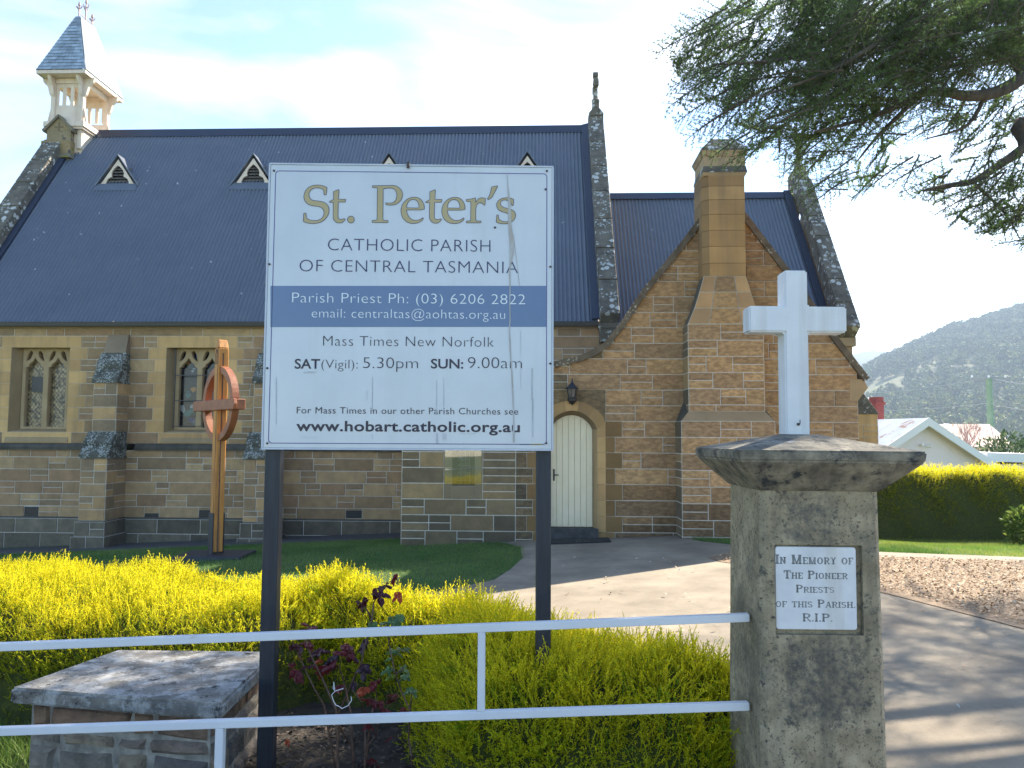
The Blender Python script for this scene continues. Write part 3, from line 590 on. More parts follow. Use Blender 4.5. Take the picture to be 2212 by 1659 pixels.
# buttresses
def buttress(x0, x1):
    B = MB()
    def stage(xa, xb, y, zs_, tint, ms=1):
        ashlar(B, (xa, y, 0), X, -Y, 0, xb - xa, zs_, tint, lens=(.24, .5), hol=(.24, .3), ms=ms)
        ashlar(B, (xb, y, 0), Y, X, 0, -y, zs_, tint, lens=(.3, .5), hol=(.2, .3), ms=ms)
        ashlar(B, (xa, y, 0), Y, -X, 0, -y, zs_, tint, lens=(.3, .5), hol=(.2, .3), ms=ms)
    stage(x0 + .02, x1 - .0, -.48, [1.74, 1.99, 2.26, 2.52, 2.80], T_BUT)
    stage(x0 - .03, x1 - .0, -.75, [-.11, .12, .386, .65, .915, 1.20], T_BUT)
    stage(x0 - .05, x1 + .06, -.85, [-.42, -.12], T_DRK, 4)
    stage(x0 - .08, x1 + .10, -.92, [-1.0, -.42], T_DRK, 4)
    B.poly([(x0 - .08, -.92, -.42), (x1 + .1, -.92, -.42), (x1 + .1, 0, -.42), (x0 - .08, 0, -.42)], 4, (.09, .085, .07))
    B.poly([(x0 - .05, -.85, -.12), (x1 + .06, -.85, -.12), (x1 + .06, 0, -.10), (x0 - .05, 0, -.10)], 4, (.09, .085, .07))
    o = B.build('buttress', SM, church, recalc=False)
    S = MB()
    def weather(xa, xb, ya, za, yb, zb, parts, over=.03):
        for i in range(parts):
            a, b = i / parts, (i + 1) / parts; k = (parts - 1 - i) * .0
            S.hexa([(xa - over, ya + (yb - ya) * a - .02, za + (zb - za) * a - .03), (xb + over, ya + (yb - ya) * a - .02, za + (zb - za) * a - .03), (xb + over, 0, za + (zb - za) * a - .03), (xa - over, 0, za + (zb - za) * a - .03),
                    (xa - over, ya + (yb - ya) * a - .02, za + (zb - za) * a + .05), (xb + over, ya + (yb - ya) * a - .02, za + (zb - za) * a + .05), (xb + over, ya + (yb - ya) * b + .01, za + (zb - za) * b), (xa - over, ya + (yb - ya) * b + .01, za + (zb - za) * b)], 0)
            S.hexa([(xa, ya + (yb - ya) * b, za + (zb - za) * a), (xb, ya + (yb - ya) * b, za + (zb - za) * a), (xb, 0, za + (zb - za) * a), (xa, 0, za + (zb - za) * a), (xa, ya + (yb - ya) * b, za + (zb - za) * b), (xb, ya + (yb - ya) * b, za + (zb - za) * b), (xb, 0, za + (zb - za) * b), (xa, 0, za + (zb - za) * b)], 0)
    weather(x0 + .02, x1, -.50, 2.80, -.20, 3.45, 2); S.build('weathering', m_lich, o)
    S = MB(); weather(x0 - .03, x1, -.77, 1.20, -.49, 1.74, 2); S.build('weathering', m_lich, o)
    S = MB(); S.hexa([(x0 + .02, -.2, 3.45), (x1, -.2, 3.45), (x1, 0, 3.45), (x0 + .02, 0, 3.45), (x0 + .05, -.06, 3.86), (x1 - .02, -.06, 3.86), (x1 - .02, 0, 3.86), (x0 + .05, 0, 3.86)], 0, (.28, .21, .14))
    S.build('buttress_head', m_dress, o)
buttress(-8.92, -8.40); buttress(-5.46, -4.94)

# traceried windows
def outline_mesh(name, outer, holes, thick, org, m, parent, bevel=.012):
    c = bpy.data.curves.new(name, 'CURVE'); c.dimensions = '2D'; c.fill_mode = 'BOTH'; c.extrude = thick / 2; c.bevel_depth = bevel; c.bevel_resolution = 1
    for pts in [outer] + holes:
        sp = c.splines.new('POLY'); sp.points.add(len(pts) - 1); sp.use_cyclic_u = True
        for p, q in zip(sp.points, pts): p.co = (q[0], q[1], 0, 1)
    o = bpy.data.objects.new(name, c); COL.objects.link(o); dg = bpy.context.evaluated_depsgraph_get()
    me = bpy.data.meshes.new_from_object(o.evaluated_get(dg)); bpy.data.objects.remove(o); bpy.data.curves.remove(c)
    me.transform(Matrix.Translation(org) @ Matrix.Rotation(math.radians(90), 4, 'X'))
    me.materials.clear(); me.materials.append(m); me.name = name
    r = bpy.data.objects.new(name, me); COL.objects.link(r)
    if parent is not None: r.parent = parent
    return r
def smooth_pts(pts, n=5):
    """(x, y[, 'c']) closed outline; smooth except at corners"""
    out = []; N_ = len(pts)
    for i in range(N_):
        p0, p1, p2, p3 = pts[i - 1], pts[i], pts[(i + 1) % N_], pts[(i + 2) % N_]
        a = p1 if len(p1) > 2 else p0; b = p2 if len(p2) > 2 else p3
        for k in range(n):
            t = k / n
            q = [.5 * (2 * p1[j] + (p2[j] - a[j]) * t + (2 * a[j] - 5 * p1[j] + 4 * p2[j] - b[j]) * t * t + (3 * p1[j] - a[j] - 3 * p2[j] + b[j]) * t ** 3) for j in (0, 1)]
            out.append(tuple(q))
    return out
def window(a, b, glass):
    t = MB(); t.poly([(a + .1, .34, 1.78), (b - .1, .34, 1.78), (b - .1, .34, 3.64), (a + .1, .34, 3.64)]); fr = None
    x0, x1, z0, z1 = a + .13, b - .13, 1.80, 3.63; w = x1 - x0; cx = (x0 + x1) / 2
    holes_ = []
    for s in (-1, 1):
        c = cx + s * w * .247; hw = w * .20
        L_ = [(c - hw, z0 + .03, 'c'), (c + hw, z0 + .03, 'c'), (c + hw, 3.12, 'c'), (c + hw * .97, 3.16), (c + hw * .72, 3.19, 'c'), (c + hw * .66, 3.24), (c + hw * .30, 3.30), (c, 3.40, 'c'), (c - hw * .30, 3.30), (c - hw * .66, 3.24), (c - hw * .72, 3.19, 'c'), (c - hw * .97, 3.16), (c - hw, 3.12, 'c')]
        holes_.append(smooth_pts(L_, 4))
        for q in (-1, 1):
            E_ = [(c + q * w * .205, 3.28, 'c'), (c + q * w * .115, 3.335), (c + q * w * .065, 3.42), (c + q * w * .05, 3.50, 'c'), (c + q * w * .09, 3.545), (c + q * w * .15, 3.50), (c + q * w * .185, 3.40)]
            holes_.append(smooth_pts(E_, 4))
    o = outline_mesh('window', [(x0, z0), (x1, z0), (x1, z1), (x0, z1)], holes_, .10, (0, .27, 0), m_trac, church, bevel=.012)
    t.build('pane', glass, o, recalc=False)
    return o
m_trac = mat('tracery_stone', (.38, .265, .14), (.47, .34, .19), 3, 6, .85)
m_trac2 = m_trac
w1 = window(*WIN[0], m_diamond)
S = MB(); S.box(-10.78, -10.46, .285, .33, 2.62, 2.96); S.build('open_hopper', m_black, w1)
w2 = window(*WIN[1], m_stained); window(*WIN[2], m_stained)
S = MB()
for z in (1.86, 2.42, 2.98): S.box(-7.46, -6.40, .13, .15, z, z + .016)
for x in (-7.46, -6.42): S.box(x, x + .02, .13, .15, 1.82, 3.62)
S.build('protective_frame', m_black, w2)

# little gabled vents on the roof
def dormer(cx):
    yb, zb, za, hw = 2.64, 8.15, 8.90, .50
    rt = 1.435; d = MB()
    cut = [(-.30, 0), (-.30, .06), (-.26, .14), (-.20, .18), (-.155, .20), (-.165, .28), (-.14, .36), (-.08, .43), (0, .50), (.08, .43), (.14, .36), (.165, .28), (.155, .20), (.20, .18), (.26, .14), (.30, .06), (.30, 0)]
    pts = [(-hw + .06, .0), *cut, (hw - .06, .0), (0, .66)]
    o = outline_mesh('dormer_vent', [(cx + x, zb + z) for x, z in pts], [], .05, (0, yb, 0), m_cream, church, bevel=.0)
    for s in (-1, 1):
        yr = yb + (za - zb) / rt
        d.hexa([(cx, yb - .07, za), (cx, yr + .1, za), (cx + s * hw * 1.12, yb + .03, zb - .06), (cx + s * hw * 1.12, yb - .07, zb - .06)] + [(cx, yb - .07, za + .035), (cx, yr + .1, za + .035), (cx + s * (hw * 1.12 + .03), yb + .03, zb - .03), (cx + s * (hw * 1.12 + .03), yb - .07, zb - .03)])
    d.hexa([(cx - .58, yb - .14, zb - .23), (cx + .58, yb - .14, zb - .23), (cx + .58, yb + .02, zb - .02), (cx - .58, yb + .02, zb - .02), (cx - .56, yb - .16, zb - .20), (cx + .56, yb - .16, zb - .20), (cx + .5, yb - .02, zb + .02), (cx - .5, yb - .02, zb + .02)])
    d.build('dormer_roof', m_roof, o)
    lv = MB()
    for i in range(6): lv.hexa([(cx - .32, yb + .03, zb + .08 * i), (cx + .32, yb + .03, zb + .08 * i), (cx + .32, yb + .10, zb + .05 + .08 * i), (cx - .32, yb + .10, zb + .05 + .08 * i), (cx - .32, yb + .03, zb + .02 + .08 * i), (cx + .32, yb + .03, zb + .02 + .08 * i), (cx + .32, yb + .10, zb + .07 + .08 * i), (cx - .32, yb + .10, zb + .07 + .08 * i)])
    lv.build('louvre', m_louvre, o)
m_louvre = mat('grey_louvre_timber', (.10, .085, .07), (.16, .14, .12), 6, 4, .8)
for cx_ in (-10.36, -6.80, -3.28, .26): dormer(cx_)

# bellcote on the west gable
def bc():
    cx, w = -12.28, .39
    S = MB(); yA, yB = 3.42, 4.58; x0, x1 = cx - w, cx + w
    for x in (x0, x1):
        for y in (yA, yB): S.box(x - .06, x + .06, y - .06, y + .06, 9.4, 11.42)
    # boarded lower panels and slatted upper openings on all four sides
    S.box(x0 + .06, x1 - .06, yA - .02, yA + .02, 9.3, 10.62); S.box(x0 + .06, x1 - .06, yB - .02, yB + .02, 9.3, 10.55)
    for x in (x0, x1): S.box(x - .02, x + .02, yA + .06, yB - .06, 9.3, 10.0)
    S.box(x0 - .07, x1 + .07, yA - .06, yA + .04, 11.22, 11.36); S.box(x0 - .07, x1 + .07, yB - .04, yB + .06, 11.22, 11.36)
    for x in (x0, x1): S.box(x - .05, x + .05, yA, yB, 11.22, 11.36)
    S.box(x0 + .06, x1 - .06, yA - .02, yA + .02, 11.12, 11.24); S.box(x0 + .06, x1 - .06, yB - .02, yB + .02, 11.05, 11.24)
    for i in range(2):
        xx = x0 + .06 + (x1 - x0 - .12) * (i + 1) / 3 - .06
        for y in (yA, yB): S.box(xx + .015, xx + .105, y - .018, y + .018, 10.6, 11.14) if i != 9 else None
    for y in (yA, yB):
        for xx in (x0 + .06, x1 - .13): S.box(xx, xx + .07, y - .017, y + .017, 10.6, 11.14)
    # flared skirt, moulding and knee braces
    for z0, z1, e in ((9.98, 10.12, .17), (9.92, 9.98, .13)): S.box(x0 - e, x1 + e, yA - e, yB + e, z0, z1)
    for sx in (-1, 1):
        for y in (yA, yB):
            xo = cx + sx * w
            S.bar((xo + sx * .15, y, 10.1), (xo + sx * .05, y, 10.55), .05, .05)
            S.prism([(xo + sx * .05, y - .04, 11.38), (xo + sx * .34, y - .04, 11.38), (xo + sx * .30, y - .04, 11.26), (xo + sx * .18, y - .04, 11.14), (xo + sx * .12, y - .04, 10.92), (xo + sx * .05, y - .04, 10.82)], (0, .08, 0))
            sy = -1 if y == yA else 1
            S.prism([(xo - .04, y + sy * .05, 11.38), (xo - .04, y + sy * .30, 11.38), (xo - .04, y + sy * .26, 11.26), (xo - .04, y + sy * .15, 11.12), (xo - .04, y + sy * .11, 10.92), (xo - .04, y + sy * .05, 10.82)], (.08, 0, 0))
    ex0, ex1, ey0, ey1 = -12.97, -11.62, 3.06, 4.94
    S.box(ex0 + .05, ex1 - .05, ey0 + .05, ey1 - .05, 11.37, 11.42); 
    for a in ((ex0, ex1, ey0, ey0 + .03), (ex0, ex1, ey1 - .03, ey1), (ex0, ex0 + .03, ey0 + .03, ey1 - .03), (ex1 - .03, ex1, ey0 + .03, ey1 - .03)): S.box(*a, 11.36, 11.455)
    # tapering body down to the ridge
    S.frustum((x0 - .02, x1 + .02, yA + .03, yB - .03), (x0 - .08, x1 + .08, yA - .02, yB + .02), 9.2, 9.92)
    o = S.build('bellcote', m_cream, church)
    # slate roof made of many small slates
    R = MB(); top = [(-12.36, 3.70, 13.30), (-12.36, 4.40, 13.36), (-12.24, 4.40, 13.36), (-12.24, 3.70, 13.30)]
    bot = [(ex0, ey0, 11.46), (ex0, ey1, 11.46), (ex1, ey1, 11.46), (ex1, ey0, 11.46)]
    R.poly(top, 0, (1, 1, 1))
    for (b0, b1, t0, t1) in ((bot[3], bot[0], top[3], top[0]), (bot[2], bot[3], top[2], top[3]), (bot[0], bot[1], top[0], top[1]), (bot[1], bot[2], top[1], top[2])):
        b0, b1, t0, t1 = map(Vector, (b0, b1, t0, t1)); nn = (b1 - b0).cross(t0 - b0).normalized()
        if nn.z < 0: nn = -nn
        nr = 17
        for r in range(nr):
            a0, a1 = r / nr, (r + 1.25) / nr; a1 = min(a1, 1)
            l0, l1 = b0.lerp(t0, a0), b1.lerp(t1, a0); u0, u1 = b0.lerp(t0, a1), b1.lerp(t1, a1)
            n = max(1, int((l1 - l0).length / .19)); off = .5 * (r % 2)
            cuts_ = [0] + [min(1, max(0, (i + off) / n)) for i in range(0, n + 1)] + [1]; cuts_ = sorted(set(cuts_))
            for c0, c1 in zip(cuts_, cuts_[1:]):
                k = rnd.uniform(.75, 1.2); e = .006
                R.poly([l0.lerp(l1, c0) + nn * (.022 + rnd.uniform(0, .006)), l0.lerp(l1, c1) + nn * .022, u0.lerp(u1, c1) + nn * e, u0.lerp(u1, c0) + nn * e], 0, (k, k, k * 1.02))
    R.build('slate_roof', m_slate, o, recalc=False)
    Fi = MB()
    for y, h in ((3.74, .36), (4.05, .62), (4.36, .36)):
        Fi.tube([(-12.3, y, 13.25), (-12.3, y, 13.3 + h)], .018, 6)
        for s in (-1, 1):
            Fi.tube([(-12.3, y, 13.3 + h * .55), (-12.3, y + s * .07, 13.3 + h * .62), (-12.3, y + s * .09, 13.3 + h * .75)], .014, 6)
            Fi.tube([(-12.3, y, 13.3 + h * .7), (-12.3 + s * .07, y, 13.3 + h * .78), (-12.3 + s * .08, y, 13.3 + h * .9)], .014, 6)
        Fi.lathe([(.01, 0), (.035, .04), (.03, .09), (.005, .16)], (-12.3, y, 13.3 + h - .06), 8)
    Fi.tube([(-12.3, 3.7, 13.42), (-12.3, 4.4, 13.46)], .012, 6)
    Fi.build('iron_cresting', m_iron, o)
    G = MB(); yf = 3.20
    t = lambda: T_DR()
    G.box(-12.84, -12.03, yf, 4.0, 9.22, 9.56, 0, (.33, .24, .13)); G.frustum((-12.88, -11.99, yf - .06, 4.0), (-12.84, -12.03, yf, 4.0), 9.08, 9.22, 0, (.22, .19, .13))
    G.box(-12.62, -12.10, yf + .06, 4.0, 8.8, 9.08, 0, (.45, .34, .2))
    G.box(-12.72, -12.06, yf + .04, 3.9, 9.56, 9.86, 0, (.30, .24, .15)); G.prism([(-12.72, yf + .04, 9.86), (-12.06, yf + .04, 9.86), (-12.39, yf + .04, 10.22)], (0, .8, 0), 0, (.34, .26, .15))
    for s in (-1, 1):
        G.hexa([(-12.39, yf - .02, 10.22), (-12.39, 4.0, 10.22), (-12.39 + s * .40, 4.0, 9.80), (-12.39 + s * .40, yf - .02, 9.80), (-12.39, yf - .02, 10.29), (-12.39, 4.0, 10.29), (-12.39 + s * .44, 4.0, 9.86), (-12.39 + s * .44, yf - .02, 9.86)], 0, (.22, .19, .14))
    G.box(-12.41, -12.37, yf + .03, yf + .05, 9.84, 10.08, 0, (.22, .17, .1)); G.box(-12.51, -12.27, yf + .028, yf + .048, 9.93, 9.97, 0, (.22, .17, .1))
    G.box(-12.443, -12.437, yf - .004, yf + .02, 9.24, 9.56, 0, (.5, .48, .4))
    G.build('gablet_stone', mat('mossy_dressed_stone', (.8, .8, .75), (1.1, 1.05, .95), 3, 7, .9, tint=True, bump=.2, spots=[((.22, .19, .03), 3.2, .42, 2.2, .5), ((.11, .10, .08), 7, .35, 3, .52)]), o, bevel=.008)
bc()

# ------------------------------------------------------------------ chancel
corrugated(2.27, 7.3, 1.10, 3.98, 4, 8.20, 'roof'); corrugated(2.27, 7.3, 6.9, 3.98, 4, 8.20, 'roof')
S = MB(); S.prism([(2.27, 3.84, 8.06), (2.27, 3.99, 8.27), (2.27, 4.01, 8.27), (2.27, 4.16, 8.06)], (5.03, 0, 0)); S.prism([(7.1, 1.08, 3.98), (7.1, 4, 8.25), (7.28, 4, 8.25), (7.28, 1.08, 3.98)], (0, -.03, .06)); S.build('ridge_cap', m_flash, church)
coping('gable_coping', 7.30, 7.68, .98, 3.92, 3.86, 8.26, .42); coping('gable_coping', 7.30, 7.68, 7.02, 3.92, 4.14, 8.26, .42)
S = MB(); S.box(7.30, 7.70, 3.78, 4.22, 8.3, 8.75); S.frustum((7.32, 7.68, 3.8, 4.2), (7.46, 7.58, 3.94, 4.06), 8.75, 9.0); S.box(7.47, 7.57, 3.95, 4.05, 9.0, 9.75); S.box(7.47, 7.57, 3.75, 4.25, 9.38, 9.5); S.build('cross_finial', m_coping, church, bevel=.012)
W = MB(); zc = [-.95 + .2655 * i for i in range(19)]
ashlar(W, (0, 1.4, 0), X, -Y, 2.0, 7.36, zc, T_VES, ms=3)
ashlar(W, (7.64, 1.4, 0), Y, X, 0, 5.2, [-.95 + .2655 * i for i in range(36)], T_VES, top=lambda u: 4.3 + 1.45 * min(u, 5.2 - u), ms=3)
ashlar(W, (0, 6.6, 0), X, Y, 1.88, 7.64, zc, T_VES); ashlar(W, (7.30, 1.4, 0), X, -Y, 0, .34, zc, T_DR, ms=2)
W.build('chancel_wall', SM, church, recalc=False)
# kneeler and side buttress at the chancel corner
S = MB(); S.box(7.26, 7.70, .96, 1.5, 3.74, 3.96); S.box(7.26, 7.64, 1.02, 1.5, 3.5, 3.74); S.build('kneeler_stone', m_dress_k := mat('kneeler_stone_mat', (.30, .22, .13), (.42, .31, .18), 3, 6, .9, bump=.2), church, bevel=.012)
W = MB(); yq = 1.15; bxr = atc(1898, 1000, yq).x; bt0, bt1 = atc(1852, 834, yq), atc(1899, 893, yq)
zq = [bt1.z - .2655 * i for i in range(13, -1, -1)]
ashlar(W, (7.40, yq, 0), X, -Y, 0, bxr - 7.40, zq, T_DR, lens=(.22, .46), hol=(.2, .3), ms=2, joint=.010)
ashlar(W, (bxr, yq, 0), Y, X, 0, .5, zq, T_DR, lens=(.2, .45), hol=(.2, .3), ms=2, joint=.010)
bo = W.build('buttress', SM, church, recalc=False)
S = MB(); S.hexa([(7.5, yq - .04, bt1.z - .02), (bxr + .04, yq - .04, bt1.z - .02), (bxr + .04, yq + .55, bt1.z - .02), (7.5, yq + .55, bt1.z - .02), (7.5, yq - .04, bt0.z), (bt0.x, yq - .04, bt0.z), (bt0.x, yq + .55, bt0.z), (7.5, yq + .55, bt0.z)]); S.build('weathering', m_coping, bo, bevel=.01)

# ------------------------------------------------------------------ vestry
TOP = [(-1.80, 2.72), (.83, 2.84), (1.29, 2.95), (1.56, 3.06), (1.78, 3.21), (2.06, 3.57), (2.41, 4.10), (3.07, 4.92), (3.41, 5.38), (3.75, 5.78), (4.09, 5.36), (4.76, 4.44), (5.5, 3.35), (6.03, 2.62)]
tx, tz = [p[0] for p in TOP], [p[1] for p in TOP]
vtop = lambda u: float(np.interp(u, tx, tz))
YV = -3.4
zv = [2.47 - .266 * i for i in range(12, 0, -1)] + [2.47 + .266 * i for i in range(0, 14)]
DX0, DX1, DC = .80, 1.50, 1.15
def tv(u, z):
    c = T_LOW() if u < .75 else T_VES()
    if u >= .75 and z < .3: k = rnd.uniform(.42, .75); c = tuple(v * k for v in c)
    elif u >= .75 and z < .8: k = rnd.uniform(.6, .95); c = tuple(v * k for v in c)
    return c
WH = (-.98, -.42, .80, 1.86)
DH = (.62, 1.72, -.9, 2.47)
holes = [(-.88, -.49, .83, 1.80), DH]; pre = []
for k, (z0, z1) in enumerate(zip(zv, zv[1:])):
    if z1 > .5 and z0 < 1.85:
        pre.append((-1.02, -.88, max(z0, .608), min(z1, 1.85), (.26, .20, .12), 2)); pre.append((-.49, -.36, max(z0, .608), min(z1, 1.85), (.26, .20, .12), 2))
    if z0 > -.3 and z1 < 1.95:
        e = .46 if k % 2 else .26
        pre.append((1.72, 1.72 + e * .6, z0, z1, T_DV(), 2)); pre.append((.62 - e * .5, .62, z0, z1, T_DV(), 2))
pre.append((-.88, -.49, .608, .83, (.26, .20, .12), 2))
WV = MB()
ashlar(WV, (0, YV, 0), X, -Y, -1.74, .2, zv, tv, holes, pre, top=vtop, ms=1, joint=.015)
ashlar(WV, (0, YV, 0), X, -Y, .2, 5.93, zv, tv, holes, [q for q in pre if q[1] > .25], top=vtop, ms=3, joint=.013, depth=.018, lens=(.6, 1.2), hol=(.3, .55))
# right hand foot, side walls
ashlar(WV, (5.93, YV, 0), Y, X, 0, 3.9, zv[:13], T_VES, ms=3); ashlar(WV, (-1.74, YV, 0), Y, -X, 0, 3.4, zv[:13], T_LOW)
ashlar(WV, (5.90, YV - .05, 0), X, -Y, 0, .26, [-.72 + .266 * i for i in range(9)], T_DR, ms=2, lens=(.2, .3), top=lambda u: 1.66 - 1.5 * max(0, u - .0))
WV.poly([(5.90, YV - .05, 1.66), (6.16, YV - .05, 1.27), (6.16, YV + .5, 1.27), (5.90, YV + .5, 1.66)], 2, (.3, .23, .14)); WV.poly([(6.16, YV - .05, -.8), (6.16, YV - .05, 1.27), (6.16, YV + .5, 1.27), (6.16, YV + .5, -.8)], 2, (.36, .26, .15))
WV.prism([(5.93, YV - .02, 2.30), (6.10, YV - .02, 2.52), (6.03, YV - .02, 2.66), (5.80, YV - .02, 2.66), (5.80, YV - .02, 2.30)], (0, .4, 0), 2, (.42, .29, .16))
# doorway: jambs, voussoirs with a four-centred arch
def arch(hw, spring, apex, n=9):
    return [(DC - hw + 2 * hw * i / (2 * n), spring + (apex - spring) * (1 - abs(1 - i / n) ** 2.0) ** .75 if True else 0) for i in range(2 * n + 1)]
inn = arch(.36, 1.80, 2.045); mid = arch(.43, 1.80, 2.115); out_ = arch(.57, 1.93, 2.285)
ydr = YV + .22
nv = len(inn); cutsv = [0, 3, 7, 11, 15, 18]
for i0, i1 in zip(cutsv, cutsv[1:]):
    t = T_DV() if i0 == 7 else tuple(v * (.62 + .05 * i0 % .2) for v in T_DV())
    WV.poly([(x, YV - .012, z) for x, z in mid[i0:i1 + 1]] + [(x, YV - .012, z) for x, z in out_[i0:i1 + 1]][::-1], 2, t)
    for i in range(i0, i1):
        WV.poly([(mid[i][0], YV - .012, mid[i][1]), (mid[i + 1][0], YV - .012, mid[i + 1][1]), (inn[i + 1][0], ydr, inn[i + 1][1]), (inn[i][0], ydr, inn[i][1])], 2, (.24, .17, .10))
for s, q in ((-1, 0), (1, -1)):
    xm, xi, xo = mid[q][0], inn[q][0], out_[q][0]
    k = 0
    for z0, z1 in zip(zv, zv[1:]):
        if z1 <= -.3 or z0 >= 1.80: continue
        z0 = max(z0, -.3); z1 = min(z1, 1.80); t = T_DV()
        if z0 < 0: t = tuple(v * .6 for v in t)
        WV.poly([(xm, YV - .012, z0 + .002), (xo, YV - .012, z0 + .002), (xo, YV - .012, z1 - .002), (xm, YV - .012, z1 - .002)], 2, t)
        WV.poly([(xm, YV - .012, z0), (xm, YV - .012, z1), (xi, ydr, z1), (xi, ydr, z0)], 2, (.42, .29, .15))
    WV.poly([(xm, YV - .012, 1.80), (xo, YV - .012, 1.80), (xo, YV - .012, out_[q][1])], 2, T_DV())
    edge = .62 if s < 0 else 1.72
    WV.poly([(xo, YV - .004, -.3), (edge, YV - .004, -.3), (edge, YV - .004, 1.93), (xo, YV - .004, 1.93)], 0)
    half = out_[:nv // 2 + 1] if s < 0 else out_[nv // 2:][::-1]
    WV.poly([(x, YV - .004, z) for x, z in half] + [(DC, YV - .004, 2.465), (edge, YV - .004, 2.465), (edge, YV - .004, 1.93)], 3, T_LOW())
# window reveal
for a in ((-.88, -.80), (-.49, -.57)): WV.poly([(a[0], YV, .83), (a[0], YV, 1.8), (a[1], YV + .16, 1.78), (a[1], YV + .16, .87)], 2, (.16, .13, .09))
WV.poly([(-.88, YV, .83), (-.49, YV, .83), (-.57, YV + .16, .87), (-.80, YV + .16, .87)], 2, (.22, .17, .1))
WV.build('vestry_wall', SM, church, recalc=False)
S = MB(); S.poly([(-.86, YV + .16, .83), (-.51, YV + .16, .83), (-.51, YV + .16, 1.8), (-.86, YV + .16, 1.8)]); wo_ = S.build('window', m_leaded, church, recalc=False)
S = MB()
ring = [( -.685 + .10 * math.cos(a), YV + .15, 1.38 + .12 * math.sin(a)) for a in [i * math.pi / 10 for i in range(21)]]
S.tube(ring, .006, 5); S.build('lead_circle', m_lead, wo_)
S = MB(); S.box(-1.0, -.38, YV - .035, YV - .031, .86, 1.82); S.build('cover_sheet', m_clear, wo_)
# door
S = MB(); S.poly([(x, ydr - .012, z) for x, z in inn] + [(DC + .36, ydr - .012, .14), (DC - .36, ydr - .012, .14)])
for i in range(7):
    x = DC - .36 + .72 * i / 7
    za = np.interp([x + .006, x + .097], [p[0] for p in inn], [p[1] for p in inn])
    S.hexa([(x + .004, ydr - .03, .15), (x + .099, ydr - .03, .15), (x + .099, ydr - .012, .15), (x + .004, ydr - .012, .15), (x + .004, ydr - .03, za[0] - .02), (x + .099, ydr - .03, za[1] - .02), (x + .099, ydr - .012, za[1] - .02), (x + .004, ydr - .012, za[0] - .02)])
dr = S.build('door', m_door, church, recalc=True)
S = MB(); S.tube([(DC - .30, ydr - .03, 1.02), (DC - .30, ydr - .08, 1.02), (DC - .22, ydr - .08, 1.02)], .009, 8); S.box(DC - .315, DC - .285, ydr - .036, ydr - .028, .92, 1.12); S.build('door_handle', m_black, dr)
S = MB(); S.box(DC - .44, DC + .44, YV - .06, ydr + .02, -.25, .135); S.build('door_step', m_asph, church)
# coping along the top of the vestry gable
S = MB()
for i in range(len(TOP) - 1):
    (xa, za), (xb, zb) = TOP[i], TOP[i + 1]; L_ = math.hypot(xb - xa, zb - za); nx_, nz_ = -(zb - za) / L_, (xb - xa) / L_; n = max(1, int(L_ / .55))
    for k in range(n):
        f0, f1 = k / n, (k + 1) / n - .003 / L_; e = 0.0
        p = [(xa + (xb - xa) * f, za + (zb - za) * f) for f in (f0, f1)]
        S.hexa([(p[0][0], YV - .07, p[0][1] - .0), (p[1][0], YV - .07, p[1][1]), (p[1][0], YV + .38, p[1][1]), (p[0][0], YV + .38, p[0][1])] + [(q[0] + nx_ * .10, y, q[1] + nz_ * .10) for q, y in ((p[0], YV - .075), (p[1], YV - .075), (p[1], YV + .38), (p[0], YV + .38))])
S.build('gable_coping', mat('narrow_lichened_coping', (.10, .075, .05), (.20, .155, .105), 5, 7, .92, bump=.4, bscale=25, spots=[((.42, .38, .31), 20, .30, 4, .52)]), church)
# vestry roofs behind the gable
S = MB(); z_ = lambda u: vtop(u) - .06
for a, b in ((-1.74, .83), (.83, 2.06), (2.06, 3.75), (3.75, 5.95)):
    S.poly([(a, YV + .3, z_(a)), (b, YV + .3, z_(b)), (b, 1.2, z_(b)), (a, 1.2, z_(a))])
S.build('vestry_roof', m_roof, church, recalc=False)
# chimney breast, shoulders and stack
C = MB(); yb_ = -3.82
zb1 = [z for z in zv if z <= 1.95]; zb2 = [z for z in zv if 1.9 < z < 3.6]
def tb(u, z):
    c = T_VES(); k = (.6 if z < .5 else 1.1) * rnd.uniform(.85, 1.1); return tuple(v * k for v in c)
LOWX0, LOWX1, UPX0, UPX1 = 2.90, 4.40, 3.04, 4.27
ashlar(C, (0, yb_ - .10, 0), X, -Y, LOWX0, LOWX1, zb1, tb, ms=3, lens=(.5, .8)); ashlar(C, (LOWX0, yb_ - .1, 0), Y, -X, 0, .55, zb1, T_LOW, ms=1, lens=(.3, .5))
ashlar(C, (LOWX1, yb_ - .1, 0), Y, X, 0, .55, zb1, tb, ms=3, lens=(.3, .5))
C.poly([(LOWX0, yb_ - .1, zb1[-1]), (LOWX1, yb_ - .1, zb1[-1]), (UPX1, yb_, zb1[-1] + .16), (UPX0, yb_, zb1[-1] + .16)], 2, (.36, .25, .14))
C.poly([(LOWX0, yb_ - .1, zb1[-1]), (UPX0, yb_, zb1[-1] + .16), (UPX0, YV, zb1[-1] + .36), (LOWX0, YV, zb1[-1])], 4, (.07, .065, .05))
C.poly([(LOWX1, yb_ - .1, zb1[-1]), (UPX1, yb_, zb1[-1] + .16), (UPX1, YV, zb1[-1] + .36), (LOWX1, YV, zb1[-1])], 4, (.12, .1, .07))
zu = [zb1[-1] + .16] + [z for z in zv if zb1[-1] + .2 < z < 3.6]
ashlar(C, (0, yb_, 0), X, -Y, UPX0, UPX1, zu, tb, ms=3, lens=(.4, .75)); ashlar(C, (UPX0, yb_, 0), Y, -X, 0, .45, zu, T_LOW, ms=1, lens=(.3, .5)); ashlar(C, (UPX1, yb_, 0), Y, X, 0, .45, zu, tb, ms=3, lens=(.3, .5))
zt = zu[-1]; sx0, sx1 = 3.31, 4.0
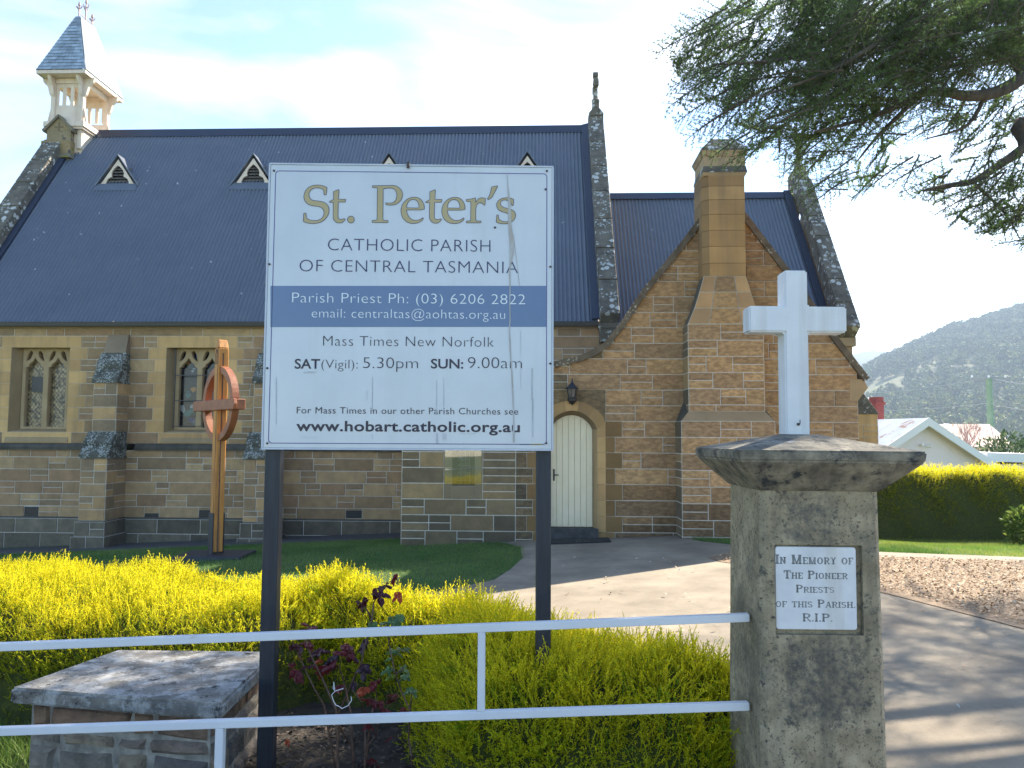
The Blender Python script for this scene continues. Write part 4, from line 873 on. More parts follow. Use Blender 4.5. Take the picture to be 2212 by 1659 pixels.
zsh = [zt] + [z for z in zv if zt + .05 < z < 4.4]
ztop = zsh[-1]
wid = lambda z: (UPX0 + (sx0 - UPX0) * min(1, ((z - zt) / (ztop - zt))) ** .8, UPX1 + (sx1 - UPX1) * min(1, ((z - zt) / (ztop - zt))) ** .8)
for z0, z1 in zip(zsh, zsh[1:]):
    (a0, b0), (a1, b1) = wid(z0), wid(z1); c0, c1 = .28, .72
    for f0, f1 in ((0, c0), (c0, c1), (c1, 1)):
        h_ = .007
        q = [(a0 + (b0 - a0) * f0 + h_, z0 + h_), (a0 + (b0 - a0) * f1 - h_, z0 + h_), (a1 + (b1 - a1) * f1 - h_, z1 - h_), (a1 + (b1 - a1) * f0 + h_, z1 - h_)]
        C.poly([(x, yb_ - .012, z) for x, z in q], 2 if f0 != c0 else 3, T_VES())
    C.poly([(a0, yb_, z0), (b0, yb_, z0), (b1, yb_, z1), (a1, yb_, z1)], 0)
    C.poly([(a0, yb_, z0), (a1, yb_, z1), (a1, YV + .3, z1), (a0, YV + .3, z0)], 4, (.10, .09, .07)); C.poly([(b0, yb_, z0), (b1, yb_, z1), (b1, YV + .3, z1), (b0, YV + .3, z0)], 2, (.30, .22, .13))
zst = [ztop, 4.55, 4.83, 5.10, 5.37, 5.62, 5.85, 6.04]
for z0, z1 in zip(zst, zst[1:]):
    t = tuple(v * k for v, k in zip(T_DR(), (.80, .76, .74))); h_ = .003
    C.prism([(sx0 + .10, yb_ - .0, z0 + h_), (sx1, yb_, z0 + h_), (sx1, yb_, z1 - h_), (sx0 + .10, yb_, z1 - h_)], (0, .72, 0), 2, t)
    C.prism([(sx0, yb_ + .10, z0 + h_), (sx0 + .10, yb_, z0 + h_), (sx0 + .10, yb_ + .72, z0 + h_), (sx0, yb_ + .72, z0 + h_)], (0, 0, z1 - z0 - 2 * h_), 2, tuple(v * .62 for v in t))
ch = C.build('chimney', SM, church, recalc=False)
S = MB(); c0 = (sx0 + .02, sx1 + .02, yb_, yb_ + .72)
gr = lambda r, e: (r[0] - e, r[1] + e, r[2] - e, r[3] + e)
S.frustum(gr(c0, .0), gr(c0, .022), 6.03, 6.08, 0, (.44, .32, .18)); S.frustum(gr(c0, .026), gr(c0, .004), 6.08, 6.19, 1)
S.frustum(gr(c0, .0), gr(c0, .0), 6.19, 6.36, 0, (.48, .35, .2)); S.frustum(gr(c0, .01), gr(c0, .045), 6.36, 6.45, 0, (.46, .34, .2)); S.frustum(gr(c0, .05), gr(c0, .035), 6.45, 6.49, 1)
S.frustum(gr(c0, .035), gr(c0, -.17), 6.49, 6.72, 1)
S.build('chimney_cap', [m_dress, m_coping], ch)
# lantern over the vestry door
lt = empty('wall_lantern', CHM @ Vector((DC, YV - .02, 2.2)), -TH, label='small black lantern fixed to the wall above the cream vestry door', cat='lantern')
L_ = MB(); L_.lathe([(.004, 0), (.03, .03), (.075, .07), (.082, .12), (.07, .135)], (0, -.12, .0), 8); L_.lathe([(.115, .275), (.10, .29), (.06, .33), (.03, .37), (.012, .40), (.006, .46)], (0, -.12, 0), 8)
for k in range(6):
    a = k * math.pi / 3 + .3; L_.tube([(.06 * math.cos(a), -.12 + .06 * math.sin(a), .13), (.095 * math.cos(a), -.12 + .095 * math.sin(a), .28)], .006, 5)
L_.bar((0, 0, .09), (0, -.12, .09), .03, .03); L_.box(-.05, .05, -.01, .02, .03, .16); L_.build('lantern_frame', m_black, lt)
L_ = MB(); L_.lathe([(.055, .135), (.088, .275)], (0, -.12, 0), 6); L_.build('glass', m_lglass := mat('dusty_lantern_glass', (.25, .22, .19), (.3, .27, .24), 9, 3, .15, transl=.4), lt)
mt = MB(); mt.box(-.55, .55, -.26, .26, 0, .015)
o = mt.build('doormat', m_mat, None, bevel=.005); o.location = CHM @ Vector((1.2, YV - .42, 0)); o.location.z = float(gz(o.location.x, o.location.y)) + .014; o.rotation_euler = (0, math.radians(-2.6), -TH)
tag(o, 'dark rubber doormat lying on the paving before the cream vestry door', 'doormat')

# ------------------------------------------------------------------ parish sign
SA = math.radians(1.0)
s_o = at(568, 970, 3.93); SN = Vector((math.sin(SA), -math.cos(SA), 0)); SU = Vector((math.cos(SA), math.sin(SA), 0))
sx, sy = s_o.x, s_o.y
sign = empty('parish_sign', (sx, sy, float(gz(sx, sy))), SA)
tag(sign, 'large white parish notice board headed St. Peter\'s on two black posts', 'sign')
SG = Vector((sx, sy, float(gz(sx, sy))))
def sp(px_, py_):                       # full-photo pixel -> position on the board (u right, z up, local to the sign)
    q = atp(px_ * .576, py_ * .576, Vector((sx, sy, 0)), SN) - SG
    return q.dot(SU), q.z
def sv(x, y): return sp(x / .576, y / .576)
c_ = [sv(584, 357), sv(1190, 360), sv(1195, 968), sv(568, 970)]
u0 = (c_[0][0] + c_[3][0]) / 2; u1 = (c_[1][0] + c_[2][0]) / 2; zt_ = (c_[0][1] + c_[1][1]) / 2; zb_ = (c_[2][1] + c_[3][1]) / 2
S = MB(); S.box(u0, u1, 0, .022, zb_, zt_); S.build('board', m_white, sign, bevel=.003)
S = MB()
for a, b, c, d in ((u0 - .006, u1 + .006, zt_, zt_ + .008), (u0 - .006, u1 + .006, zb_ - .008, zb_), (u0 - .008, u0, zb_, zt_), (u1, u1 + .008, zb_, zt_)): S.box(a, b, -.003, .03, c, d)
S.build('board_edging', mat('pale_metal_edging', (.50, .53, .60), (.6, .63, .68), 5, 4, .4), sign)
PZ = -1.2
for a, b in ((u0 + .002, u0 + .080), (u1 - .077, u1 - .001)):
    S = MB(); S.box(a, b, .031, .109, PZ + .9, zt_ - .05)
    p_ = S.build('post', m_post, sign, bevel=.004)
    S = MB(); zz = sv(573, 1297)[1] if a < u0 + .1 else sv(1183, 1298)[1]
    S.tube([((a + b) / 2, .030, zz), ((a + b) / 2, .0325, zz)], .0045, 10); S.build('bolt_hole', m_black, p_)
# printed matter: thin films on the board
def film(name, polys, m, d=.0008, parent=sign):
    S = MB()
    for p in polys: S.poly([(u, -d, z) for u, z in p])
    return S.build(name, m, parent, recalc=False)
C5 = lambda x, y: sp(980 + x / 1.455, 580 + y / 1.455)
film('blue_band', [[C5(50, 716), C5(1554, 716), C5(1554, 940), C5(50, 941)]], m_band)
def rrect(a, b, c, d, r, n=6):
    out = []
    for (x, y, s) in ((b - r, d - r, 0), (a + r, d - r, 90), (a + r, c + r, 180), (b - r, c + r, 270)):
        out += [(x + r * math.cos(math.radians(s + 90 * k / n)), y + r * math.sin(math.radians(s + 90 * k / n))) for k in range(n + 1)]
    return out
ua, zd = C5(49, 86); ub, _ = C5(1560, 86); _, zc_ = C5(49, 1576)
ua, ub = u0 + .026, u1 - .026
o_ = rrect(ua, ub, zc_, zd, .02); i_ = rrect(ua + .0042, ub - .0042, zc_ + .0042, zd - .0042, .017)
film('border_line', [[o_[k], o_[(k + 1) % len(o_)], i_[(k + 1) % len(i_)], i_[k]] for k in range(len(o_))], mat('purple_border', (.10, .08, .26), None, 2, 2, .4))
def flat_text(name, body, org, ud, vd, u_a, u_b, zbase, capz, m, parent, weight=0.0, ref='H', space=1.0):
    """lettering fitted between u_a and u_b, standing on zbase with letters of capz height"""
    c = bpy.data.curves.new(name, 'FONT'); c.body = ref; c.size = 1.0
    o = bpy.data.objects.new(name, c); COL.objects.link(o); dg = bpy.context.evaluated_depsgraph_get()
    me = bpy.data.meshes.new_from_object(o.evaluated_get(dg)); ys = [v.co.y for v in me.vertices]; cap = max(ys) - max(0, min(ys)); bpy.data.meshes.remove(me)
    c.body = body; c.offset = weight; c.space_character = space; c.resolution_u = 4; dg.update()
    me = bpy.data.meshes.new_from_object(o.evaluated_get(bpy.context.evaluated_depsgraph_get()))
    bpy.data.objects.remove(o); bpy.data.curves.remove(c)
    co = np.zeros(len(me.vertices) * 3); me.vertices.foreach_get('co', co); co = co.reshape(-1, 3)
    xa, xb = co[:, 0].min(), co[:, 0].max(); k = (u_b - u_a) / (xb - xa); kz = capz / cap
    u = u_a + (co[:, 0] - xa) * k; z = zbase + co[:, 1] * kz
    org = np.array(org); P = org + np.outer(u, np.array(ud)) + np.outer(z, np.array(vd))
    me.vertices.foreach_set('co', P.ravel()); me.materials.clear(); me.materials.append(m); me.name = name; me.update()
    r = bpy.data.objects.new(name, me); COL.objects.link(r); r.parent = parent; return r
def line(body, xa, xb, ybase, ycap, m, w=0.0, space=1.0, d=.0016):
    (a, za), (b, zb) = C5(xa, ybase), C5(xb, ybase); zcap = C5((xa + xb) / 2, ycap)[1]; zb2 = (za + zb) / 2
    return flat_text('lettering', body, (0, -d, 0), (1, 0, 0), (0, 0, 1), a, b, zb2, zcap - zb2, m, sign, w, space=space)
TH_ = -.016
line('CATHOLIC PARISH', 363, 1250, 527, 461, m_navy, TH_, 1.06); line('OF CENTRAL TASMANIA', 208, 1400, 643, 578, m_navy, TH_, 1.06)
line('Parish Priest Ph: (03) 6206 2822', 168, 1440, 812, 757, m_paper, TH_, 1.03); line('email: centraltas@aohtas.org.au', 275, 1330, 893, 843, m_paper, TH_, 1.03)
line('Mass Times New Norfolk', 337, 1268, 1046, 991, m_ink, TH_, 1.06)
line('SAT', 182, 320, 1167, 1116, m_ink, .016); line('(Vigil):', 328, 526, 1167, 1118, m_ink, TH_); line('5.30pm', 555, 855, 1166, 1106, m_ink, TH_)
line('SUN:', 925, 1102, 1166, 1116, m_ink, .016); line('9.00am', 1127, 1422, 1166, 1105, m_ink, TH_)
line('For Mass Times in our other Parish Churches see', 193, 1402, 1415, 1380, m_ink, -.002, 1.06)
line('www.hobart.catholic.org.au', 190, 1411, 1510, 1456, m_ink, .022, 1.05)
film('maker_mark', [[C5(1410, 1578), C5(1462, 1578), C5(1462, 1584), C5(1410, 1584)]], m_band); film('maker_mark', [[C5(1468, 1578), C5(1534, 1578), C5(1534, 1584), C5(1468, 1584)]], mat('yellow_print', (.55, .42, .05)))
# the heading in gold old-style letters with a thin dark outline
A_ = lambda p: (1120 + p[0] / 5.267, 680 + p[1] / 5.267); B_ = lambda p: (1500 + p[0] / 4.809, 680 + p[1] / 4.809)
c1 = 'c'
GS = [(562, 122, c1), (500, 95), (430, 78), (360, 75), (280, 85), (200, 120), (140, 185), (110, 260), (105, 320), (125, 390), (175, 445), (240, 475), (310, 488), (380, 497), (440, 515), (485, 555), (502, 605), (498, 660), (470, 715), (420, 755), (350, 775), (280, 775), (215, 760), (165, 730), (150, 705, c1), (148, 630, c1), (103, 630, c1), (93, 795, c1), (160, 820), (240, 835), (320, 835), (400, 820), (480, 785), (545, 725), (590, 650), (603, 570), (590, 500), (550, 445), (490, 410), (420, 395), (350, 387), (290, 378), (245, 355), (215, 310), (205, 260), (218, 210), (255, 165), (310, 137), (370, 130), (430, 138), (475, 160), (500, 195, c1), (502, 268, c1), (547, 268, c1)]
GT = [(688, 205, c1), (790, 162, c1), (800, 175, c1), (788, 355, c1), (932, 355, c1), (922, 410, c1), (785, 412, c1), (778, 680), (785, 720), (810, 748), (850, 752), (905, 735, c1), (922, 757, c1), (890, 790), (850, 818), (800, 825), (745, 810), (700, 765), (683, 700), (685, 415, c1), (610, 418, c1), (605, 405, c1), (690, 358, c1)]
GD = [(1033 + 68 * math.cos(a * math.pi / 8), 757 + 68 * math.sin(a * math.pi / 8)) for a in range(16)]
GP = [(1455, 88, c1), (1800, 84, c1), (1890, 84), (1960, 110), (2020, 165), (2055, 240), (2050, 310), (2015, 385), (1960, 435), (1890, 465), (1810, 472), (1728, 465, c1), (1718, 425, c1), (1790, 432), (1850, 425), (1900, 395), (1930, 340), (1940, 270), (1925, 205), (1890, 160), (1840, 138), (1770, 135), (1672, 150, c1), (1665, 740, c1), (1670, 762), (1690, 772), (1768, 775, c1), (1766, 818, c1), (1450, 815, c1), (1452, 775, c1), (1530, 768), (1550, 750, c1), (1556, 150, c1), (1545, 130), (1458, 125, c1)]
GE = [(440, 505, c1), (437, 440), (410, 370), (360, 315), (300, 290), (235, 288), (165, 305), (100, 350), (50, 410), (22, 490), (22, 570), (50, 660), (110, 725), (190, 757), (270, 760), (340, 745), (405, 705, c1), (425, 670, c1), (412, 655, c1), (360, 690), (300, 703), (240, 698), (185, 665), (145, 610), (125, 560), (120, 518, c1), (360, 518, c1)]
GEH = [(122, 478, c1), (130, 420), (155, 370), (195, 338), (240, 328), (290, 342), (325, 380), (342, 430), (343, 482, c1)]
GR = [(1195, 330, c1), (1290, 318), (1365, 298, c1), (1367, 385, c1), (1400, 335), (1440, 305), (1490, 298), (1542, 308, c1), (1532, 430, c1), (1512, 430, c1), (1485, 400), (1445, 388), (1405, 405), (1380, 445), (1367, 510, c1), (1367, 690, c1), (1372, 708), (1390, 715), (1462, 717, c1), (1460, 750, c1), (1198, 750, c1), (1202, 717, c1), (1265, 712), (1275, 695, c1), (1278, 385, c1), (1268, 370), (1235, 365), (1197, 363, c1)]
GQ = [(1650, 105, c1), (1755, 80, c1), (1762, 95, c1), (1720, 175), (1680, 250), (1645, 300), (1595, 333, c1), (1573, 320, c1), (1610, 260), (1635, 190)]
GZ = [(2050, 325, c1), (1985, 302), (1915, 297), (1840, 310), (1775, 350), (1743, 410), (1750, 470), (1785, 520), (1840, 550), (1900, 567), (1955, 590), (1995, 625), (2003, 665), (1985, 705), (1940, 725), (1885, 727), (1830, 712), (1785, 680), (1775, 607, c1), (1745, 607, c1), (1735, 740, c1), (1800, 760), (1880, 768), (1960, 760), (2030, 720), (2075, 660), (2083, 595), (2055, 540), (2000, 508), (1930, 488), (1865, 468), (1825, 435), (1815, 395), (1835, 355), (1880, 338), (1935, 345), (1985, 375), (2010, 410), (2015, 437, c1), (2045, 437, c1)]
def glyph(outl, fr, hole=None, sh=(0, 0)):
    res = []
    for g in [outl] + ([hole] if hole else []):
        q = smooth_pts([(p[0] + sh[0], p[1] + sh[1], *p[2:]) for p in g], 3)
        res.append([sp(*fr(p)) for p in q])
    c = bpy.data.curves.new('lettering', 'CURVE'); c.dimensions = '2D'; c.fill_mode = 'BOTH'
    for pts in res:
        s_ = c.splines.new('POLY'); s_.points.add(len(pts) - 1); s_.use_cyclic_u = True
        for p, q in zip(s_.points, pts): p.co = (q[0], q[1], 0, 1)
    o = bpy.data.objects.new('lettering', c); COL.objects.link(o)
    me = bpy.data.meshes.new_from_object(o.evaluated_get(bpy.context.evaluated_depsgraph_get())); bpy.data.objects.remove(o); bpy.data.curves.remove(c)
    me.transform(Matrix.Translation((0, -.0014, 0)) @ Matrix.Rotation(math.radians(90), 4, 'X')); me.materials.clear(); me.materials.append(m_gold); me.name = 'lettering'
    # outline ribbon
    bm = bmesh.new(); bm.from_mesh(me); me.materials.append(m_navy)
    for pts in res:
        n = len(pts); w = .0013
        nn = []
        for i in range(n):
            d = Vector((pts[(i + 1) % n][0] - pts[i - 1][0], pts[(i + 1) % n][1] - pts[i - 1][1])); d = d.normalized() if d.length > 1e-9 else Vector((1, 0)); nn.append(Vector((-d.y, d.x)))
        va = [bm.verts.new((p[0] + k.x * w, -.0022, p[1] + k.y * w)) for p, k in zip(pts, nn)]; vb = [bm.verts.new((p[0] - k.x * w, -.0022, p[1] - k.y * w)) for p, k in zip(pts, nn)]
        for i in range(n):
            f = bm.faces.new((va[i], va[(i + 1) % n], vb[(i + 1) % n], vb[i])); f.material_index = 1
    bm.to_mesh(me); bm.free()
    r = bpy.data.objects.new('lettering', me); COL.objects.link(r); r.parent = sign
glyph(GS, A_); glyph(GT, A_); glyph(GD, A_); glyph(GP, A_); glyph(GE, B_, GEH)
glyph(GT, lambda p: (1596 + (p[0] - 605) / 5.267, 680.8 + p[1] / 5.267)); glyph(GE, B_, GEH, (735, 3)); glyph(GR, B_); glyph(GQ, B_); glyph(GZ, B_)
# weathering of the board: a peeling streak, tape marks, bolts
pl, pr = [], []
for y, a, b in ((98, 1338, 1343), (180, 1339, 1352), (260, 1338, 1366), (380, 1338, 1372), (470, 1340, 1384), (540, 1348, 1386), (600, 1350, 1366), (640, 1348, 1364), (700, 1352, 1364), (800, 1350, 1360), (900, 1350, 1362), (960, 1348, 1362), (1080, 1354, 1368), (1200, 1360, 1374), (1320, 1366, 1380), (1440, 1370, 1384), (1570, 1370, 1388)):
    k = rnd.uniform(-3, 3); w_ = (b - a) * .27; pl.append(C5((a + b) / 2 - w_ + k, y)); pr.append(C5((a + b) / 2 + w_ + k + rnd.uniform(-2, 2), y))
film('peeling_streak', [[pl[i], pr[i], pr[i + 1], pl[i + 1]] for i in range(len(pl) - 1)], m_stain, .0026)
film('peeling_streak', [[C5(1372, 430), C5(1377, 440), C5(1402, 640), C5(1410, 714), C5(1407, 714), C5(1399, 640)]], m_stain, .0028)
film('tape_mark', [[C5(a, b), C5(c, b), C5(c, d), C5(a, d)] for a, b, c, d in ((230, 1183, 300, 1191), (605, 1212, 608, 1400), (955, 1232, 958, 1420), (994, 1215, 997, 1380), (80, 1215, 84, 1470), (1474, 1165, 1480, 1340), (1478, 1330, 1484, 1540), (955, 1520, 964, 1575), (990, 1520, 1008, 1555), (604, 1525, 608, 1555), (218, 1541, 300, 1543), (1080, 1521, 1170, 1523), (575, 1285, 578, 1340), (1414, 960, 1416, 1280))], m_stain2, .0030)
S = MB()
for x, y in ((1558, 90), (45, 598), (1577, 612), (33, 1165), (1577, 1140), (33, 1575), (1555, 1574), (70, 88), (1551, 190), (1275, 398)):
    u, z = C5(x, y); n_ = len(S.v); S.lathe([(.0001, -.001), (.006, 0), (.005, .006), (.0001, .007)], (0, 0, 0), 8)
    for i in range(n_, len(S.v)): a, b, c = S.v[i]; S.v[i] = (u + a, -c - .001, z + b)
S.build('fixing_bolt', m_bolt, sign)
u, z = C5(802, 70); S = MB(); S.tube([(u, -.012, z - .006), (u, -.012, z + .02), (u, .02, z + .022)], .008, 8); S.build('top_hook', m_bolt, sign)

# ------------------------------------------------------------------ gate pillar and its cross
PX0, PX1, PYF = 1.022, 1.512, 3.20; PD = .46; PCX, PCY = (PX0 + PX1) / 2, PYF + PD / 2
pil = empty('gate_pillar', (PCX, PCY, float(gz(PCX, PCY)))); tag(pil, 'tall weathered concrete gate pillar with flared cap and inset memorial plaque', 'pillar')
g0 = float(gz(PCX, PCY)); hw, hd = .245, PD / 2; zc0 = 1.437 - g0
pil.rotation_euler = (0, math.radians(.35), 0)
S = MB(); ch_ = .022
def oct_(e, z, c=ch_): return [(-hw - e + c, -hd - e, z), (hw + e - c, -hd - e, z), (hw + e, -hd - e + c, z), (hw + e, hd + e - c, z), (hw + e - c, hd + e, z), (-hw - e + c, hd + e, z), (-hw - e, hd + e - c, z), (-hw - e, -hd - e + c, z)]
pu0, pu1, pz0, pz1 = -.198, .182, .80 - g0, 1.178 - g0
pa = at(1670, 1179, PYF); pb = at(1852, 1360, PYF); pu0, pu1, pz0, pz1 = pa.x - PCX - .002, pb.x - PCX + .02, pb.z - g0 - .022, pa.z - g0 + .004
S.quadgrid([oct_(0.012, -.35), oct_(.012, .25), oct_(0, zc0)], closed=False)
b0, b1 = oct_(.012, -.35), oct_(0, zc0); S.poly([b0[7], b0[0], b1[0], b1[7]])
# shaft with a shallow recess for the plaque: front face rebuilt around it
S2 = MB()
L = [oct_(.012, -.35), oct_(.012, .1), oct_(0, zc0)]
for r0, r1 in zip(L, L[1:]):
    for i in range(1, 8): j = (i + 1) % 8; S2.poly([r0[i], r0[j], r1[j], r1[i]])
xa, xb, yf = -hw + ch_, hw - ch_, -hd
S2.poly([(xa - .012, yf - .012, -.35), (xb + .012, yf - .012, -.35), (xb + .012, yf - .012, .1), (xa - .012, yf - .012, .1)])
fy = lambda z: yf - .012 * (zc0 - z) / (zc0 - .1)
fx = lambda s, z: s * (hw - ch_ + .012 * (zc0 - z) / (zc0 - .1))
zsn = [.1, pz0, pz1, zc0]
for z0, z1 in zip(zsn, zsn[1:]):
    q = lambda x, z: (x, fy(z), z)
    if z0 == pz0:
        S2.poly([q(fx(-1, z0), z0), q(pu0, z0), q(pu0, z1), q(fx(-1, z1), z1)]); S2.poly([q(pu1, z0), q(fx(1, z0), z0), q(fx(1, z1), z1), q(pu1, z1)])
        rd = .02
        for (a, za), (b, zb) in (((pu0, z0), (pu1, z0)), ((pu1, z0), (pu1, z1)), ((pu1, z1), (pu0, z1)), ((pu0, z1), (pu0, z0))):
            S2.poly([q(a, za), q(b, zb), (b, yf + rd, zb), (a, yf + rd, za)])
        S2.poly([(pu0, yf + rd, z0), (pu1, yf + rd, z0), (pu1, yf + rd, z1), (pu0, yf + rd, z1)])
    else: S2.poly([q(fx(-1, z0), z0), q(fx(1, z0), z0), q(fx(1, z1), z1), q(fx(-1, z1), z1)])
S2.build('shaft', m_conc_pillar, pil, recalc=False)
S = MB(); z1_, z2_, z3_ = 1.562 - g0, 1.604 - g0, 1.672 - g0
sq = lambda e, z, ex=0: [(-hw - e, -hd - e, z), (hw + e, -hd - e, z), (hw + e, hd + e, z), (-hw - e, hd + e, z)]
S.quadgrid([sq(.002, zc0), sq(.010, zc0 + .006), sq(.128, z1_), sq(.133, z2_), sq(-.18, z3_), ], closed=True); S.poly(sq(.002, zc0)[::-1]); S.poly(sq(-.18, z3_))
S.build('cap', m_conc_cap, pil, bevel=.007, seg=2)
# marble plaque
S = MB(); qa, qb = pa.x - PCX + .002, pb.x - PCX - .004; qz0, qz1 = pb.z - g0 - .002, pa.z - g0 - .004
S.prism([(u, yf + .018, z) for u, z in rrect(qa, qb, qz0, qz1, .012, 4)], (0, -.016, 0)); S.build('plaque', m_marble, pil, bevel=.002)
def P5(x, y):
    q = at((1486 + .3125 * x), (921.6 + .3125 * y), PYF); return q.x - PCX, q.z - g0
def caps(words_, xa, xb, yb, yc):
    """small capitals: bigger initial letters; widths by letter count"""
    (a, zb), (b, _) = P5(xa, yb), P5(xb, yb); zc = P5(xa, yc)[1]; H_ = zc - zb
    wd = {'I': .5, 'M': 1.35, 'N': 1.12, 'O': 1.1, '.': .42, ' ': .72, 'T': 1.0, 'W': 1.4, 'E': .92, 'F': .9, 'S': .92, 'P': .98, 'R': 1.05, 'Y': 1.02, 'H': 1.12, 'A': 1.1}
    seq = [(c, 1.0 if c.isupper() else .74) for c in words_]; tot = sum(wd[c.upper()] * k for c, k in seq); u = a; s_ = (b - a) / tot
    for c, k in seq:
        w = wd[c.upper()] * k * s_
        if c == 'O' and False: pass
        if c != ' ': slab(c.upper(), u + w * .06, u + w * .94, zb, zb + H_ * k)
        u += w
PLQ = MB()
def slab(c, a, b, z0, z1):
    """one slab-serif capital made of strokes"""
    y0 = yf + .0019; w = (z1 - z0) * .25; h = (z1 - z0) * .115; H_ = z1 - z0; m_ = (a + b) / 2; zm = (z0 + z1) / 2
    def R(x0, x1, za, zb): PLQ.poly([(x0, y0, za), (x1, y0, za), (x1, y0, zb), (x0, y0, zb)])
    def D(x0, za, x1, zb, t=None):
        t = t or w * .8; PLQ.poly([(x0 - t / 2, y0 - .0002, za), (x0 + t / 2, y0 - .0002, za), (x1 + t / 2, y0 - .0002, zb), (x1 - t / 2, y0 - .0002, zb)])
    def st(x, za=z0, zb=z1, s=1.0, tp=True, bt=True):
        R(x - w / 2, x + w / 2, za, zb); e = w * .38 * s
        if bt: R(x - w / 2 - e, x + w / 2 + e, z0, z0 + h)
        if tp: R(x - w / 2 - e, x + w / 2 + e, z1 - h, z1)
    def arc(cx, cz, rx, rz, a0, a1, tx_=None, tz_=None, n=12):
        tx_ = tx_ or w; tz_ = tz_ or h * 1.1
        for i in range(n):
            t0, t1 = (math.radians(a0 + (a1 - a0) * k / n) for k in (i, i + 1))
            PLQ.poly([(cx + rx * math.cos(t), y0 - .0001, cz + rz * math.sin(t)) for t in (t0, t1)] + [(cx + (rx - tx_) * math.cos(t), y0 - .0001, cz + (rz - tz_) * math.sin(t)) for t in (t1, t0)])
    l, r = a + w * .75, b - w * .75
    if c == 'I': st(m_)
    elif c == '.': R(m_ - w * .45, m_ + w * .45, z0, z0 + w * .9)
    elif c == 'H': st(l); st(r); R(l, r, zm - h / 2, zm + h / 2)
    elif c == 'N': st(l, s=.8); st(r, s=.8, bt=False); D(r, z0, l, z1)
    elif c == 'M': st(l, s=.6); st(r, s=.6); D(m_, z0, l, z1, w * .7); D(m_, z0, r, z1, w * .7)
    elif c in 'EF':
        st(l, s=.6); R(l, b, z1 - h, z1); R(b - h, b, z1 - H_ * .3, z1); R(l, b - (b - a) * .25, zm - h / 2, zm + h / 2)
        if c == 'E': R(l, b, z0, z0 + h); R(b - h, b, z0, z0 + H_ * .3)
    elif c == 'T': st(m_, tp=False); R(a, b, z1 - h, z1); R(a, a + h, z1 - H_ * .3, z1); R(b - h, b, z1 - H_ * .3, z1)
    elif c == 'O': arc(m_, zm, (b - a) / 2, H_ / 2, 0, 360, n=20)
    elif c in 'PR':
        st(l, s=.6); zq = z1 - H_ * .28; R(l, m_, z1 - h, z1); R(l, m_, z1 - H_ * .56, z1 - H_ * .56 + h); arc(m_, zq, b - m_ - (w * .2 if c == 'R' else 0), H_ * .28, -90, 90)
        if c == 'R': D(b - w * .4, z0, m_, z1 - H_ * .52); R(b - w * .9, b + w * .15, z0, z0 + h)
    elif c == 'S':
        rx = (b - a) / 2; arc(m_, z1 - H_ * .27, rx, H_ * .27, 20, 270, w * .85); arc(m_, z0 + H_ * .28, rx, H_ * .28, -160, 90, w * .85)
    elif c == 'Y': R(m_ - w / 2, m_ + w / 2, z0, zm); R(m_ - w, m_ + w, z0, z0 + h); D(m_, zm, l - w * .1, z1, w * .8); D(m_, zm, r + w * .1, z1, w * .7); R(a, l + w * .5, z1 - h, z1); R(r - w * .5, b, z1 - h, z1)
    elif c == 'A': D(a + w * .5, z0, m_ - w * .1, z1, w * .5); D(b - w * .6, z0, m_ + w * .1, z1, w); R(a + w, b - w, z0 + H_ * .28, z0 + H_ * .28 + h); R(a - w * .1, a + w * 1.1, z0, z0 + h); R(b - w * 1.2, b + w * .1, z0, z0 + h)
caps('In Memory of', 593, 1136, 950, 886); caps('The Pioneer', 650, 1098, 1052, 995); caps('Priests', 735, 1005, 1148, 1094); caps('of this Parish.', 595, 1153, 1250, 1194); caps('R.I.P.', 782, 996, 1348, 1292)
PLQ.build('lettering', m_lead, pil, recalc=False)
# white cross
ca = at(1690, 935, 3.385); cr0 = empty('white_cross', (PCX, PCY, 1.665)); cr0.rotation_euler = (0, math.radians(.35), 0)
tag(cr0, 'plain white painted masonry cross standing on top of the concrete gate pillar', 'cross')
xc = 1.258 - PCX; zt2 = at(1715, 584, 3.385).z - 1.665; za_, zb_2 = at(1700, 718, 3.385).z - 1.665, at(1700, 661.5, 3.385).z - 1.665; xl, xr = at(1616.5, 690, 3.385).x - PCX, at(1827.5, 690, 3.385).x - PCX
S = MB(); cy0, cy1 = -.048, .05; hw2 = .053
S.prism([(xc - hw2, cy0, 0), (xc + hw2, cy0, 0), (xc + hw2 - .001, cy0, za_), (xr, cy0, za_ + .002), (xr, cy0, zb_2), (xc + hw2 - .002, cy0, zb_2), (xc + hw2 - .002, cy0, zt2), (xc - hw2 + .002, cy0, zt2), (xc - hw2 + .001, cy0, zb_2), (xl, cy0, zb_2), (xl, cy0, za_), (xc - hw2, cy0, za_)], (0, cy1 - cy0, 0))
S.build('cross_body', m_crosswhite, cr0, bevel=.007, seg=2)
S = MB(); S.box(xc - .006, xc + .006, cy0 - .004, cy0 + .001, .045, .056); S.tube([(xc + .004, cy0 - .003, .05), (xc + .004, cy0 - .012, .056), (xc + .004, cy0 - .012, .07)], .002, 6); S.build('rusty_hook', m_bolt, cr0)

